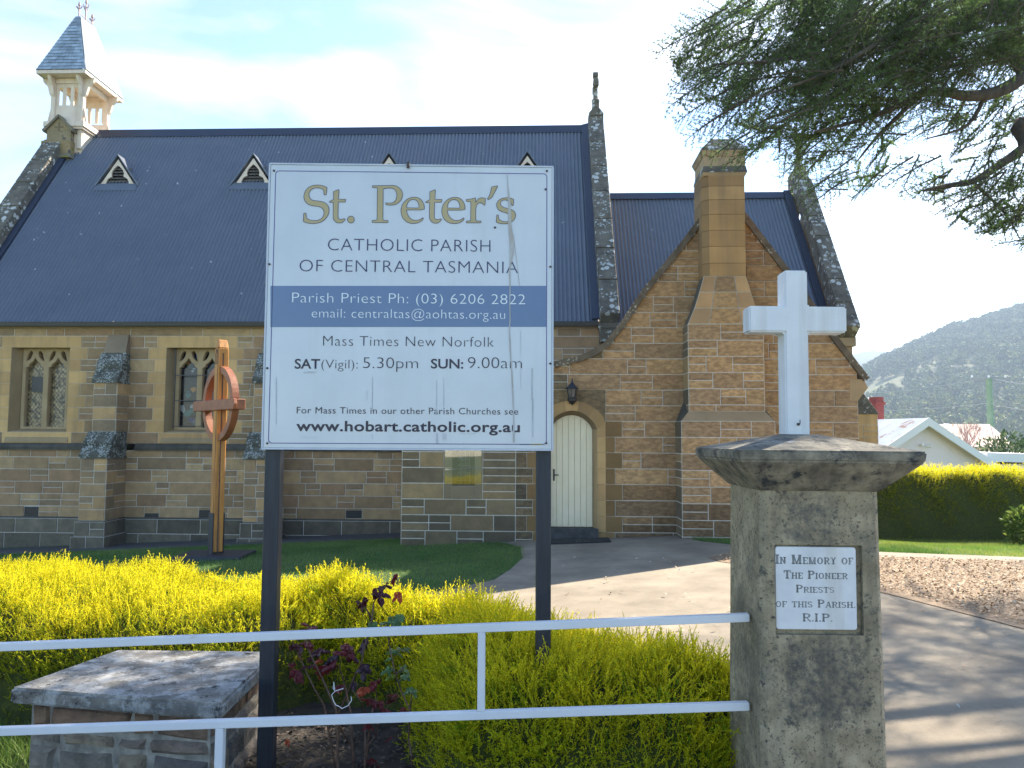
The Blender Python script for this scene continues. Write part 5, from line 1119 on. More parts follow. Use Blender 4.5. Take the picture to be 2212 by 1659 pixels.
# ------------------------------------------------------------------ white railing
rl = [at(-60, 1397 + 2.3, 3.432), at(1617, 1333, 3.325), at(-60, 1579 + 2, 3.432), at(1617, 1524, 3.325)]
rail = empty('white_railing', (rl[1].x, rl[1].y, float(gz(rl[1].x, rl[1].y)))); tag(rail, 'white square tube two rail fence fixed to the side of the gate pillar', 'railing')
RO = rail.location.copy()
for a, b in ((rl[0], rl[1]), (rl[2], rl[3])):
    d = (b - a); a2 = a - d * .7
    S = MB(); S.bar(a2 - RO, b - RO, .034, .033); S.build('rail', m_fence, rail, bevel=.003, seg=2)
def on(a, b, x): return a + (b - a) * ((x - a.x) / (b.x - a.x))
pm = at(1040, 1450, 3.36); t_, b_ = on(rl[0], rl[1], pm.x), on(rl[2], rl[3], pm.x)
S = MB(); S.bar(b_ - RO + Vector((0, 0, .0168)), t_ - RO - Vector((0, 0, .0168)), .032, .032, up=(0, 1, 0)); S.build('upright', m_fence, rail, bevel=.003)
for xx in (at(476, 1620, 3.40).x, -4.2):
    b_ = on(rl[2], rl[3], xx); S = MB(); S.bar((b_.x - RO.x, b_.y - RO.y, float(gz(b_.x, b_.y)) - .1 - RO.z), b_ - RO - Vector((0, 0, .0168)), .036, .036, up=(0, 1, 0)); S.build('upright', m_fence, rail, bevel=.003)

# ------------------------------------------------------------------ low stone pier
pt = [at(20, 1474, 3.80), at(478, 1503, 3.58), at(601, 1396, 4.46), at(255, 1397, 4.48)]
zt3 = .435; pt = [Vector((p.x, p.y, 0)) for p in pt]; pc_ = sum(pt, Vector()) / 4
pier = empty('stone_pier', (pc_.x, pc_.y, float(gz(pc_.x, pc_.y)))); tag(pier, 'low rubble stone pier under a thick mottled concrete slab, behind the white rails', 'pier')
PO = pier.location.copy()
S = MB(); pq = [Vector((p.x - PO.x, p.y - PO.y, 0)) for p in pt]
zs1 = zt3 - PO.z; S.hexa([q + Vector((0, 0, zs1 - .075)) for q in pq] + [q + Vector((0, 0, zs1)) for q in pq])
bm_o = S.build('slab', m_pier_cap, pier, bevel=.014, seg=2)
S = MB(); T_PIER = pal([(.20, .18, .165), (.26, .235, .205), (.16, .15, .145), (.32, .27, .20), (.22, .185, .16)]); T_BR = pal([(.27, .18, .125), (.31, .21, .14), (.23, .16, .12)])
ins = [q * .0 + q + (Vector((0, 0, 0)) - q).normalized() * .10 for q in pq]
for i in range(4):
    a, b = ins[i], ins[(i + 1) % 4]; L_ = (b - a).length; U_ = (b - a) / L_; n_ = U_.cross(Z)
    zz = [-.25, -.02, .12, .27, .345, .425, zs1 - .07 - .002] if False else [-.30, -.05, zs1 - .42, zs1 - .27, zs1 - .19, zs1 - .076]
    zz = sorted(set(round(z, 3) for z in zz))
    ashlar(S, (a.x, a.y, 0), U_, n_, 0, L_, zz[:-1], T_PIER, joint=.030, depth=.022, lens=(.16, .42), hol=(.1, .2), jit=.012); ashlar(S, (a.x, a.y, 0), U_, n_, 0, L_, zz[-2:], T_BR, joint=.02, depth=.016, lens=(.25, .45), hol=(.1, .12), jit=.008)
S.build('masonry', [m_mortar_pier, m_pier], pier, recalc=False)

# ------------------------------------------------------------------ tall timber cross on the lawn
wc0 = at(466, 1190, 12.5); gx0 = float(gz(wc0.x, wc0.y))
wc = empty('timber_cross', (wc0.x, wc0.y, gx0), math.radians(0)); tag(wc, 'tall orange timber cross with a ring, standing on the lawn before the church', 'cross')
ang = math.radians(-47); wc.rotation_euler = (0, 0, ang)       # local x runs along the cross beam, its right end towards the viewer
k_ = 12.5 / F; w_ = .165; ztop_ = at(487, 737, 12.5).z - gx0; zbeam = at(480, 876, 12.5).z - gx0
S = MB(); hw_ = w_ / 2
S.box(-hw_, hw_, -hw_, hw_, .10, ztop_ - .12); S.frustum((-hw_, hw_, -hw_, hw_), (-hw_ * .35, hw_ * .35, -hw_ * .9, hw_ * .9), ztop_ - .12, ztop_ + .02)
S.build('post', m_wood, wc, bevel=.012)
S = MB()
for s in (1,): S.box(.052, .060, -hw_ - .004, -hw_ + .0, .1, ztop_ - .1)
S.box(hw_ - .002, hw_ + .004, -.02, .0, .1, ztop_ - .2); S.build('groove', m_stem, wc)
S = MB(); bl = .80; S.prism([(-bl, -.072, zbeam - .085), (-bl - .05, -.072, zbeam), (-bl, -.072, zbeam + .085), (bl, -.072, zbeam + .085), (bl + .03, -.072, zbeam), (bl, -.072, zbeam - .085)], (0, -.06, 0)); S.box(-bl, bl, -.0725, .07, zbeam - .082, zbeam + .082)
S.build('cross_beam', m_wood2, wc, bevel=.01)
S = MB(); rows = []
for i in range(49):
    a = 2 * math.pi * i / 48; c, s = math.cos(a), math.sin(a); rows.append([(r * c, y, zbeam + .03 + r * s) for r, y in ((.50, -.055), (.61, -.055), (.61, .055), (.50, .055))])
S.quadgrid(rows, closed=True); S.build('ring', m_wood2, wc, bevel=.0)
S = MB()
for x0_, x1_, y0_, y1_ in ((-hw_ - .004, hw_ + .004, -hw_ - .014, -hw_ - .001), (-hw_ - .004, hw_ + .004, hw_ + .001, hw_ + .014)): S.box(x0_, x1_, y0_, y1_, .06, .72)
S.build('steel_bracket', m_post, wc)
S = MB(); S.frustum((-.55, .55, -.40, .40), (-.53, .53, -.38, .38), -.05, .075); S.build('plinth', m_post, wc, bevel=.01).rotation_euler = (0, 0, -ang)
S = MB()
zw = ztop_ - .38
for q in ([(-.045, zw), (-.045, zw + .15), (-.02, zw + .22), (0, zw + .25), (.02, zw + .22), (.045, zw + .15), (.045, zw), (-.045, zw)], [(0, zw), (0, zw + .25)], [(-.045, zw + .12), (.045, zw + .12)]):
    S.tube([(x, -hw_ - .001, z) for x, z in q], .005, 5)
S.build('window_emblem', m_black, wc)

# ------------------------------------------------------------------ golden hedges
def seg_dist(P, poly):
    A = np.array(poly); B = np.roll(A, -1, 0); d = np.full(len(P), 1e9)
    for a, b in zip(A, B):
        ab = b - a; t = np.clip(((P - a) @ ab) / (ab @ ab), 0, 1); d = np.minimum(d, np.linalg.norm(P - (a + t[:, None] * ab), axis=1))
    return d
def inside(q, poly):
    P = np.array(poly); ins = np.zeros(len(q), bool); j = len(P) - 1
    for i in range(len(P)):
        c = ((P[i, 1] > q[:, 1]) != (P[j, 1] > q[:, 1])) & (q[:, 0] < (P[j, 0] - P[i, 0]) * (q[:, 1] - P[i, 1]) / (P[j, 1] - P[i, 1] + 1e-12) + P[i, 0])
        ins ^= c; j = i
    return ins
def hedge_h(P, poly, H, r, seed):
    d = np.where(inside(P, poly), seg_dist(P, poly), 0); t = np.clip(d / r, 0, 1); prof = (1 - (1 - t) ** 2.6) ** (1 / 2.0)
    x, y = P[:, 0], P[:, 1]
    lump = .032 * np.sin(x * 3.1 + seed) * np.sin(y * 3.7 + 1.3 * seed) + .03 * np.sin(x * 7.3 + 2 * seed + y * 2.2) + .022 * np.sin(y * 9.1 + x * 4.3)
    hh = H(x, y) if callable(H) else H
    return gz(x, y) + prof * (hh + lump * (prof ** .5))
def shoots(base, dirs, ln, nl, leaf, lw, c_tip, c_base, c_mix, wstem=.0028):
    """leafy shoots: a bent stem carrying narrow leaves; numpy arrays in, V Q tint out"""
    n = len(base); up = np.array([0, 0, 1.]); D = dirs / np.linalg.norm(dirs, axis=1, keepdims=True)
    ref = rs.normal(0, 1, (n, 3)); A = np.cross(D, ref); A /= np.linalg.norm(A, axis=1, keepdims=True); Bv = np.cross(D, A)
    bend = rs.normal(0, .22, (n, 1)) * A + rs.normal(.0, .12, (n, 1)) * Bv + up * .12
    pos = lambda t: base + D * (ln * t)[:, None] + bend * (ln * t * t)[:, None]
    Vs, Ts = [], []
    col = lambda t: c_base * (1 - t) + c_tip * t
    one = np.ones(n)
    for a, b in ((0., .5), (.5, 1.)):                      # stem
        p, q = pos(one * a), pos(one * b); Vs.append(np.stack([p - A * wstem, p + A * wstem, q + A * wstem * .6, q - A * wstem * .6], 1)); Ts.append(col(.3 * a) * .8 * np.ones((n, 3)))
    for k in range(nl):
        t = (.18 + .82 * (k + rs.uniform(0, 1, n)) / nl); ph = k * 2.4 + rs.uniform(0, 6.28, n) * .3
        R = A * np.cos(ph)[:, None] + Bv * np.sin(ph)[:, None]; spread = (1.05 - .40 * t)[:, None]
        L = D * .8 + R * spread; L /= np.linalg.norm(L, axis=1, keepdims=True); S_ = np.cross(L, R + 1e-6); S_ /= np.linalg.norm(S_, axis=1, keepdims=True)
        p = pos(t); lk = (leaf * rs.uniform(.7, 1.25, n))[:, None]; m_ = p + L * lk * .55
        Vs.append(np.stack([p, m_ - S_ * lw, p + L * lk, m_ + S_ * lw], 1)); tt = np.clip(t * c_mix + rs.normal(0, .10, n), 0, 1)[:, None]; Ts.append(c_base * (1 - tt) + c_tip * tt)
    V = np.concatenate(Vs).reshape(-1, 3); T = np.concatenate(Ts) * 1.0; return V, np.arange(len(V)).reshape(-1, 4), T
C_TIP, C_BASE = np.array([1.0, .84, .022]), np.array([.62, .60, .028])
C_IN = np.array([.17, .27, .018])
def hedge(name, poly, H, r, n, ln, seed, view, ns=0, side_c=np.array([.34, .42, .02]), nl=11, leaf=.0125, lw=.0022, bx=None, **k):
    root = empty(name, (sum(p[0] for p in poly) / len(poly), sum(p[1] for p in poly) / len(poly), 0), **k); off = np.array(root.location)
    P = np.array(poly); lo, hi = P.min(0), P.max(0)
    if bx: lo, hi = np.maximum(lo, bx[0]), np.minimum(hi, bx[1])
    hf = lambda q, f=1.0: hedge_h(q, poly, H, r, seed)
    got = []; cnt = 0
    while cnt < n:
        q = rs.uniform(lo, hi, (n * 2, 2)); q = q[inside(q, poly)]
        e = .03; h0 = hf(q); gxx = (hf(q + [e, 0]) - hf(q - [e, 0])) / (2 * e); gyy = (hf(q + [0, e]) - hf(q - [0, e])) / (2 * e)
        wgt = np.sqrt(1 + gxx ** 2 + gyy ** 2); keep = rs.uniform(0, 6, len(q)) < np.minimum(wgt, 6)
        nrm = np.stack([-gxx, -gyy, np.ones(len(q))], 1)[keep]; nrm /= np.linalg.norm(nrm, axis=1, keepdims=True)
        z = h0[keep]; g_ = gz(q[keep][:, 0], q[keep][:, 1]); steep = nrm[:, 2] < .75
        z = np.where(steep, z - rs.uniform(0, 1, len(z)) ** 1.0 * np.minimum(.10, z - g_), z)
        got.append((np.stack([q[keep][:, 0], q[keep][:, 1], z], 1), nrm)); cnt += keep.sum()
    p = np.concatenate([a for a, _ in got])[:n]; nrm = np.concatenate([b for _, b in got])[:n]
    if ns:                                                                     # growth on the upright sides
        B_ = np.roll(P, -1, 0) - P; Ls = np.linalg.norm(B_, axis=1); i_ = rs.choice(len(P), ns * 3, p=Ls / Ls.sum()); q = P[i_] + B_[i_] * rs.uniform(0, 1, (ns * 3, 1))
        cw = np.sum(P[:, 0] * np.roll(P[:, 1], -1) - np.roll(P[:, 0], -1) * P[:, 1]) > 0; o_n = np.stack([B_[:, 1], -B_[:, 0]], 1) / Ls[:, None] * (1 if cw else -1); o_n = o_n[i_]
        ok = (q >= lo).all(1) & (q <= hi).all(1); q, o_n = q[ok][:ns], o_n[ok][:ns]; zf = rs.uniform(.04, 1, len(q)); top_ = hf(q - o_n * r * .7); g_ = gz(q[:, 0], q[:, 1])
        ins_ = (.05 + r * .55 * np.clip((zf - .6) / .4, 0, 1) ** 2) + .05 * np.sin(q[:, 0] * 6 + zf * 5 + seed)
        p2 = np.stack([q[:, 0] - o_n[:, 0] * ins_, q[:, 1] - o_n[:, 1] * ins_, g_ + (top_ - g_) * zf], 1); p = np.concatenate([p, p2]); nrm = np.concatenate([nrm, np.stack([o_n[:, 0], o_n[:, 1], .12 + .5 * zf ** 3], 1)]); n = len(p)
        nrm /= np.linalg.norm(nrm, axis=1, keepdims=True)
    clump = np.stack([np.sin(p[:, 0] * 17 + p[:, 2] * 13), np.sin(p[:, 1] * 19 + p[:, 0] * 5), np.zeros(n)], 1) * .35
    d = nrm * .75 + np.array([0, 0, .55]) + rs.normal(0, .34, (n, 3)) + clump
    m5 = n // 5 * 5; own = np.repeat(np.arange(0, m5, 5), 5); stay = np.linalg.norm(p[own] - p[:m5], axis=1) > 0; q5 = p[own] + rs.normal(0, .02, (m5, 3)) + nrm[own] * rs.uniform(-.05, .015, (m5, 1))
    half = (np.arange(m5) // 5) % 5 < 4; p[:m5] = np.where(half[:, None], q5, p[:m5]); nrm[:m5] = np.where(half[:, None], nrm[own], nrm[:m5]); d[:m5] = np.where(half[:, None], d[own] + rs.normal(0, .36, (m5, 3)), d[:m5])
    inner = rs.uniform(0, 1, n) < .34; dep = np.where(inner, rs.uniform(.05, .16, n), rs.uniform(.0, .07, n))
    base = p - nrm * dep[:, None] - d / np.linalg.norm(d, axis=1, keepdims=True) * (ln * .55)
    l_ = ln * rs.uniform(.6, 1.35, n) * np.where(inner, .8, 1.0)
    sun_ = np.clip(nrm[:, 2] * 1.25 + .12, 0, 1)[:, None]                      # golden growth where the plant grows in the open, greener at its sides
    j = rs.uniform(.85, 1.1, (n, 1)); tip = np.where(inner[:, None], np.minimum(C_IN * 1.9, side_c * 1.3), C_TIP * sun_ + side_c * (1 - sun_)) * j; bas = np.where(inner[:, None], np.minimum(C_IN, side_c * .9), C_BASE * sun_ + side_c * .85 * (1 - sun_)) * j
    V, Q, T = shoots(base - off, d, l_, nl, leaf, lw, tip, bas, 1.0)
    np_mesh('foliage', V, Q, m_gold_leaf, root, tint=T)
    # woody inside that closes the view through the plant
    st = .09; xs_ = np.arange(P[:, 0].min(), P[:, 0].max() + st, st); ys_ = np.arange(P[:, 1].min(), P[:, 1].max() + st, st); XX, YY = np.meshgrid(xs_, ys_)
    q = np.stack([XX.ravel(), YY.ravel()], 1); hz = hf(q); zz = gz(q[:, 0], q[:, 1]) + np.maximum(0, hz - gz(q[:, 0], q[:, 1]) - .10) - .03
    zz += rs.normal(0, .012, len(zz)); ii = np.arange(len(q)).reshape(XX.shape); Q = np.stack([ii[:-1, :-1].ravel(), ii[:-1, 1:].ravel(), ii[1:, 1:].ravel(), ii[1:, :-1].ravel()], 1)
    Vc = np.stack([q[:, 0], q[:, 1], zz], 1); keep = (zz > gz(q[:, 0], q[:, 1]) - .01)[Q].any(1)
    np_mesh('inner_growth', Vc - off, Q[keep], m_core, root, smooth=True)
    return root
HL = [(-8.5, 4.95), (-3.2, 4.9), (-1.75, 4.78), (-1.05, 5.2), (-1.0, 6.0), (-1.6, 6.42), (-3.0, 6.75), (-4.8, 7.05), (-8.5, 7.2)]
hedge('golden_hedge', HL, lambda x, y: .80 - .17 * np.clip((x + 3.9) / 1.9, 0, 1), .50, 42000, .088, 1.0, None, ns=11000, side_c=np.array([.20, .30, .02]), nl=10, lw=.0028, bx=((-5.6, 4), (0, 8)), label='long low golden hedge with bright yellow tips behind the stone pier', cat='hedge')
HR = [(-1.75, 5.35), (-.66, 4.85), (-.50, 4.1), (-.30, 3.62), (.2, 3.52), (1.0, 3.50), (1.0, 3.68), (1.42, 3.74), (1.40, 4.15), (.55, 5.0), (-.3, 5.6), (-1.2, 6.15), (-1.9, 6.0)]
hedge('golden_shrub', HR, lambda x, y: np.clip(.60 - .07 * (x + .6), .46, .66) + .03, .60, 24000, .115, 2.3, None, ns=6500, side_c=np.array([.46, .54, .02]), nl=12, leaf=.014, lw=.0028, label='spreading golden green shrub between the sign posts and the concrete gate pillar', cat='shrub')  # side_c brightened in place of the sun the cedar blocks
HT = [(7.7, 16.7), (22, 16.3), (22, 17.6), (7.7, 18.0)]
hedge('tall_hedge', HT, 1.50, .25, 9000, .19, 3.1, None, ns=15000, side_c=np.array([.085, .16, .015]), nl=9, leaf=.028, lw=.0065, bx=((7.6, 16.0), (14, 18.2)), label='tall clipped hedge with bright yellow top and dark green side along the verge', cat='hedge')
# small shrub before the tall hedge
def leafy_bush(name, c, rx, rz, n, leaf, cols, mat_, seed=0, stems=6, **k):
    g = float(gz(c[0], c[1])); root = empty(name, (c[0], c[1], g if len(c) < 3 else c[2]), **k)
    v = rs.normal(0, 1, (n, 3)); v /= np.linalg.norm(v, axis=1, keepdims=True); rad = rs.uniform(.45, 1.0, (n, 1)) ** .6
    rad *= 1 + .18 * np.sin(v[:, :1] * 6 + seed) * np.sin(v[:, 2:] * 7); p = v * rad * np.array([rx, rx, rz]) + np.array([0, 0, rz * 1.05])
    a = v + rs.normal(0, .6, (n, 3)) + np.array([0, 0, .3]); a /= np.linalg.norm(a, axis=1, keepdims=True); s = np.cross(a, rs.normal(0, 1, (n, 3))); s /= np.linalg.norm(s, axis=1, keepdims=True)
    l = leaf * rs.uniform(.6, 1.3, (n, 1)); V = np.stack([p, p + a * l * .5 - s * l * .22, p + a * l, p + a * l * .5 + s * l * .22], 1).reshape(-1, 3)
    T = np.array(cols)[rs.randint(0, len(cols), n)] * rs.uniform(.75, 1.2, (n, 1)); np_mesh('foliage', V, np.arange(4 * n).reshape(-1, 4), mat_, root, tint=T)
    S = MB()
    for i in range(stems):
        a_ = rnd.uniform(0, 6.28); S.tube([(0, 0, -.05), (rx * .3 * math.cos(a_), rx * .3 * math.sin(a_), rz * .6), (rx * .6 * math.cos(a_), rx * .6 * math.sin(a_), rz * 1.3)], [.02 * rz, .014 * rz, .006 * rz], 5)
    S.build('stems', m_bark, root); return root
cb = at(2224, 1165, 15.2); leafy_bush('small_bush', (cb.x + .05, cb.y), .42, .36, 1700, .11, [(.10, .17, .03), (.22, .28, .06), (.16, .24, .05)], m_blade, label='small light green bush in front of the tall hedge', cat='bush')

# ------------------------------------------------------------------ roses
def compound(V, T, p, d, size, c):
    """a drooping spray of five leaflets"""
    d = d.normalized(); s = d.cross(Z); s = s.normalized() if s.length > .05 else X.copy(); nrm = s.cross(d)
    for k, (al, sd_, ln) in enumerate(((.95, 0, 1.0), (.55, .75, .85), (.55, -.75, .85), (.15, .85, .7), (.15, -.85, .7))):
        base = p + d * (size * al * .55); ld = (d * (.9 if sd_ == 0 else .55) + s * sd_ + Vector((0, 0, -.25))).normalized(); ls = ld.cross(nrm + Vector((rnd.uniform(-.3, .3), rnd.uniform(-.3, .3), 0))).normalized(); L_ = size * ln * .62; W_ = L_ * .33
        up_ = ls.cross(ld) * (L_ * .10)
        a, b, m1, m2 = base, base + ld * L_, base + ld * L_ * .35, base + ld * L_ * .72
        kk = rnd.uniform(.75, 1.2); cc = tuple(v * kk for v in c)
        mid1, mid2 = m1 - up_, m2 - up_
        for sg in (-1, 1):
            V.poly([a, m1 + ls * W_ * sg + up_, mid1], 0, cc); V.poly([mid1, m1 + ls * W_ * sg + up_, m2 + ls * W_ * .8 * sg + up_, mid2], 0, cc); V.poly([mid2, m2 + ls * W_ * .8 * sg + up_, b], 0, cc)
V5 = lambda x, y: (610.6 + .2569 * x, 1232.6 + .2569 * y)
RED, DRED, ORG, GRN, PLUM = (.16, .018, .022), (.075, .012, .02), (.42, .07, .02), (.12, .22, .08), (.06, .03, .05)
def rose(name, stems, leaves, Yd, **k):
    b = at(*V5(*stems[0][0]), Yd); g = float(gz(b.x, b.y)); root = empty(name, (b.x, b.y, g), **k); o = root.location.copy()
    S = MB()
    for st in stems:
        path = []
        for i, q in enumerate(st):
            p = at(*V5(*q), Yd + .06 * math.sin(i * 1.3 + q[0])) - o; path.append(p)
        if path[0].z > .0 and st is stems[0]: path.insert(0, Vector((path[0].x, path[0].y, -.03)))
        n = len(path); S.tube(path, [.0062 - .004 * i / max(1, n - 1) for i in range(n)], 6)
    S.build('stems', m_stem, root)
    Lf = MB()
    for q in leaves:
        x, y, sz, c = q[:4]; p = at(*V5(x, y), Yd + rnd.uniform(-.09, .09)) - o
        for i in range(2 if sz > 60 else 1):
            dd = Vector((rnd.uniform(-1, 1), rnd.uniform(-.8, .2), rnd.uniform(-.9, .3))); compound(Lf, None, p - dd.normalized() * (sz * .2569 * Yd / F * .5), dd, sz * .2569 * Yd / F * 1.22, c)
    Lf.build('leaves', m_rose, root, recalc=False); return root
rose('rose_bush', [[(460, 1900), (462, 1659), (470, 1200), (600, 900), (660, 780), (690, 640), (750, 410), (765, 270), (800, 200), (870, 120), (935, 70)],
     [(470, 1700), (450, 1170), (330, 900), (240, 720), (200, 620), (190, 500), (230, 470)], [(440, 1650), (350, 1140), (260, 980), (190, 830), (125, 695)], [(690, 1700), (695, 1400), (690, 1200), (660, 1100), (590, 1010)],
     [(600, 1700), (570, 1180), (520, 960), (480, 820), (490, 740)], [(700, 1600), (750, 1190), (790, 1060), (780, 950)], [(470, 1300), (560, 1450), (620, 1600)], [(690, 1500), (780, 1390), (800, 1290)], [(750, 410), (720, 350), (680, 290), (640, 265)], [(800, 1290), (860, 1180), (930, 1090)]],
     [(860, 130, 110, DRED), (805, 195, 130, DRED), (945, 60, 80, RED), (970, 210, 85, ORG), (690, 265, 95, DRED), (640, 268, 60, DRED), (240, 480, 110, RED), (110, 640, 120, DRED), (215, 620, 90, RED), (290, 690, 130, DRED), (540, 640, 110, RED), (560, 690, 100, RED), (400, 800, 170, RED), (420, 740, 130, PLUM), (150, 740, 50, ORG), (110, 870, 120, RED), (215, 805, 80, DRED), (580, 740, 100, DRED), (690, 620, 100, PLUM), (690, 830, 110, PLUM), (800, 930, 70, RED), (760, 960, 70, RED), (680, 1000, 110, ORG), (740, 1100, 100, RED), (920, 1090, 80, RED), (940, 1050, 80, RED), (860, 1180, 80, RED), (480, 985, 80, RED), (600, 960, 60, PLUM), (300, 760, 70, ORG), (330, 830, 80, RED), (80, 790, 70, RED), (460, 690, 80, RED), (820, 1120, 70, RED), (1010, 1180, 70, RED), (720, 1300, 80, RED), (760, 1610, 90, RED), (900, 1410, 60, RED), (40, 1440, 50, ORG), (690, 1610, 90, PLUM)],
     4.02, label='red leaved rose bush on thorny stems between the two sign posts', cat='rose bush')
rose('green_rose', [[(1090, 1800), (1085, 1560), (1060, 1400), (1070, 1170), (1000, 1020), (940, 850), (900, 640), (870, 470), (900, 430)], [(1070, 1180), (1080, 1100), (1085, 1020)], [(940, 880), (990, 840), (1020, 820)]],
     [(930, 420, 110, GRN), (980, 405, 100, GRN), (860, 440, 90, GRN), (760, 470, 100, GRN), (890, 835, 90, GRN), (1010, 820, 90, (.2, .3, .12)), (1030, 890, 80, GRN), (910, 890, 80, (.28, .34, .06)), (940, 680, 100, GRN), (1080, 1010, 100, GRN), (1000, 660, 90, (.16, .2, .06)), (900, 740, 60, GRN)],
     3.98, label='young rose with pale green leaves against the golden shrub', cat='rose bush')
st_ = MB(); pp = [at(*V5(x, y), 3.93) for x, y in ((438, 1000), (430, 935), (425, 990), (440, 1015), (412, 1045), (425, 1090), (445, 1130), (470, 1140), (500, 1160), (550, 1135), (580, 1090), (575, 1060))]
so = Vector(pp[0]); st_.tube([p - so for p in pp], .0022, 5); st_.tube([at(*V5(x, y), 3.93) - so for x, y in ((440, 1015), (480, 1000), (512, 992))], .002, 5)
o = st_.build('plant_tie', m_string); o.location = so; tag(o, 'loop of white string tied round the red rose stems', 'string')

# ------------------------------------------------------------------ cedar
TK = .70
def tat(x, y, Yd): return at(x, y, Yd * TK)
cedar = empty('cedar_tree', (10.0, 8.4, float(gz(10.0, 8.4)))); tag(cedar, 'big dark green cedar with drooping sprays reaching over the chancel roof', 'tree')
CO = cedar.location.copy()
TR = MB(); TR.tube([(0, 0, -.2), (.05, 0, 1.2), (-.1, .05, 4), (0, .1, 7), (.1, .1, 11)], [.48, .38, .30, .22, .08], 14); TR.build('trunk', m_bark, cedar, smooth=True)
def limb(pts, r0, r1, root=None):
    P = [tat(x, y, Yd) - CO for x, y, Yd in pts]
    if root: P.insert(0, Vector(root))
    # rounded path
    q = []
    for i in range(len(P) - 1):
        a, b, c, d = P[max(i - 1, 0)], P[i], P[i + 1], P[min(i + 2, len(P) - 1)]
        for k in range(4):
            t = k / 4; q.append(.5 * ((2 * b) + (c - a) * t + (2 * a - 5 * b + 4 * c - d) * t * t + (3 * b - a - 3 * c + d) * t ** 3))
    q.append(P[-1]); n = len(q); S = MB(); S.tube(q, [(r0 + (r1 - r0) * i / (n - 1)) * .72 for i in range(n)], 9); return S.build('limb', m_bark, cedar, smooth=True)
limb([(2260, 120, 12.3), (2212, 165, 12.0), (2150, 200, 11.8), (2085, 207, 11.5), (2040, 198, 11.3), (1990, 203, 11.2), (1920, 238, 11.0), (1850, 262, 10.8), (1760, 285, 10.6)], .13, .015, (-.3, 0, 4.9))
limb([(2260, 270, 12.6), (2212, 318, 12.4), (2150, 362, 12.2), (2100, 392, 12.0), (2040, 402, 11.8), (1995, 412, 11.6)], .11, .02, (-.2, 0, 4.0))
limb([(2260, 20, 12), (2160, 40, 11.6), (2090, 30, 11.4), (1990, 60, 11.0), (1850, 100, 10.6), (1680, 130, 10.3), (1540, 140, 10.0)], .09, .01, (-.3, 0, 5.7))
limb([(2240, -40, 11), (2100, -10, 10.5), (1950, 60, 10), (1800, 150, 9.8), (1640, 210, 9.7)], .07, .01, (-.4, -.3, 6.1))
limb([(2240, 90, 13.6), (2100, 130, 13.4), (1950, 170, 13.0), (1800, 210, 12.8), (1650, 260, 12.4)], .07, .01, (-.3, .2, 5.3))
limb([(1990, 203, 11.2), (1900, 290, 10.9), (1850, 350, 10.8)], .04, .008); limb([(2130, 200, 11.8), (2090, 270, 11.6), (2000, 300, 11.4)], .04, .008); limb([(2100, 392, 12.0), (2170, 460, 12.0), (2205, 520, 12.0)], .03, .006)
needV, needT, twig = [], [], MB()
def sprays(region, n, Yr, length, dens=1.0, dirx=(-.95, -.1), diry=(-.1, .75), tone=1.0):
    """each spray: a bent shoot with side twigs lying in a drooping fan, all thick with needle tufts"""
    P = np.array(region, float); lo, hi = P.min(0), P.max(0); c = 0
    while c < n:
        q = rs.uniform(lo, hi)
        if not inside(q[None], region)[0]: continue
        c += 1; Yd = rnd.uniform(*Yr); tip = np.array(tat(q[0], q[1], Yd) - CO)
        ln = length * rnd.uniform(.7, 1.35); d = np.array([rnd.uniform(*dirx), rnd.uniform(-.55, .35), -rnd.uniform(*diry)]); d /= np.linalg.norm(d)
        one_spray(tip - d * ln, d, ln, dens, tone)
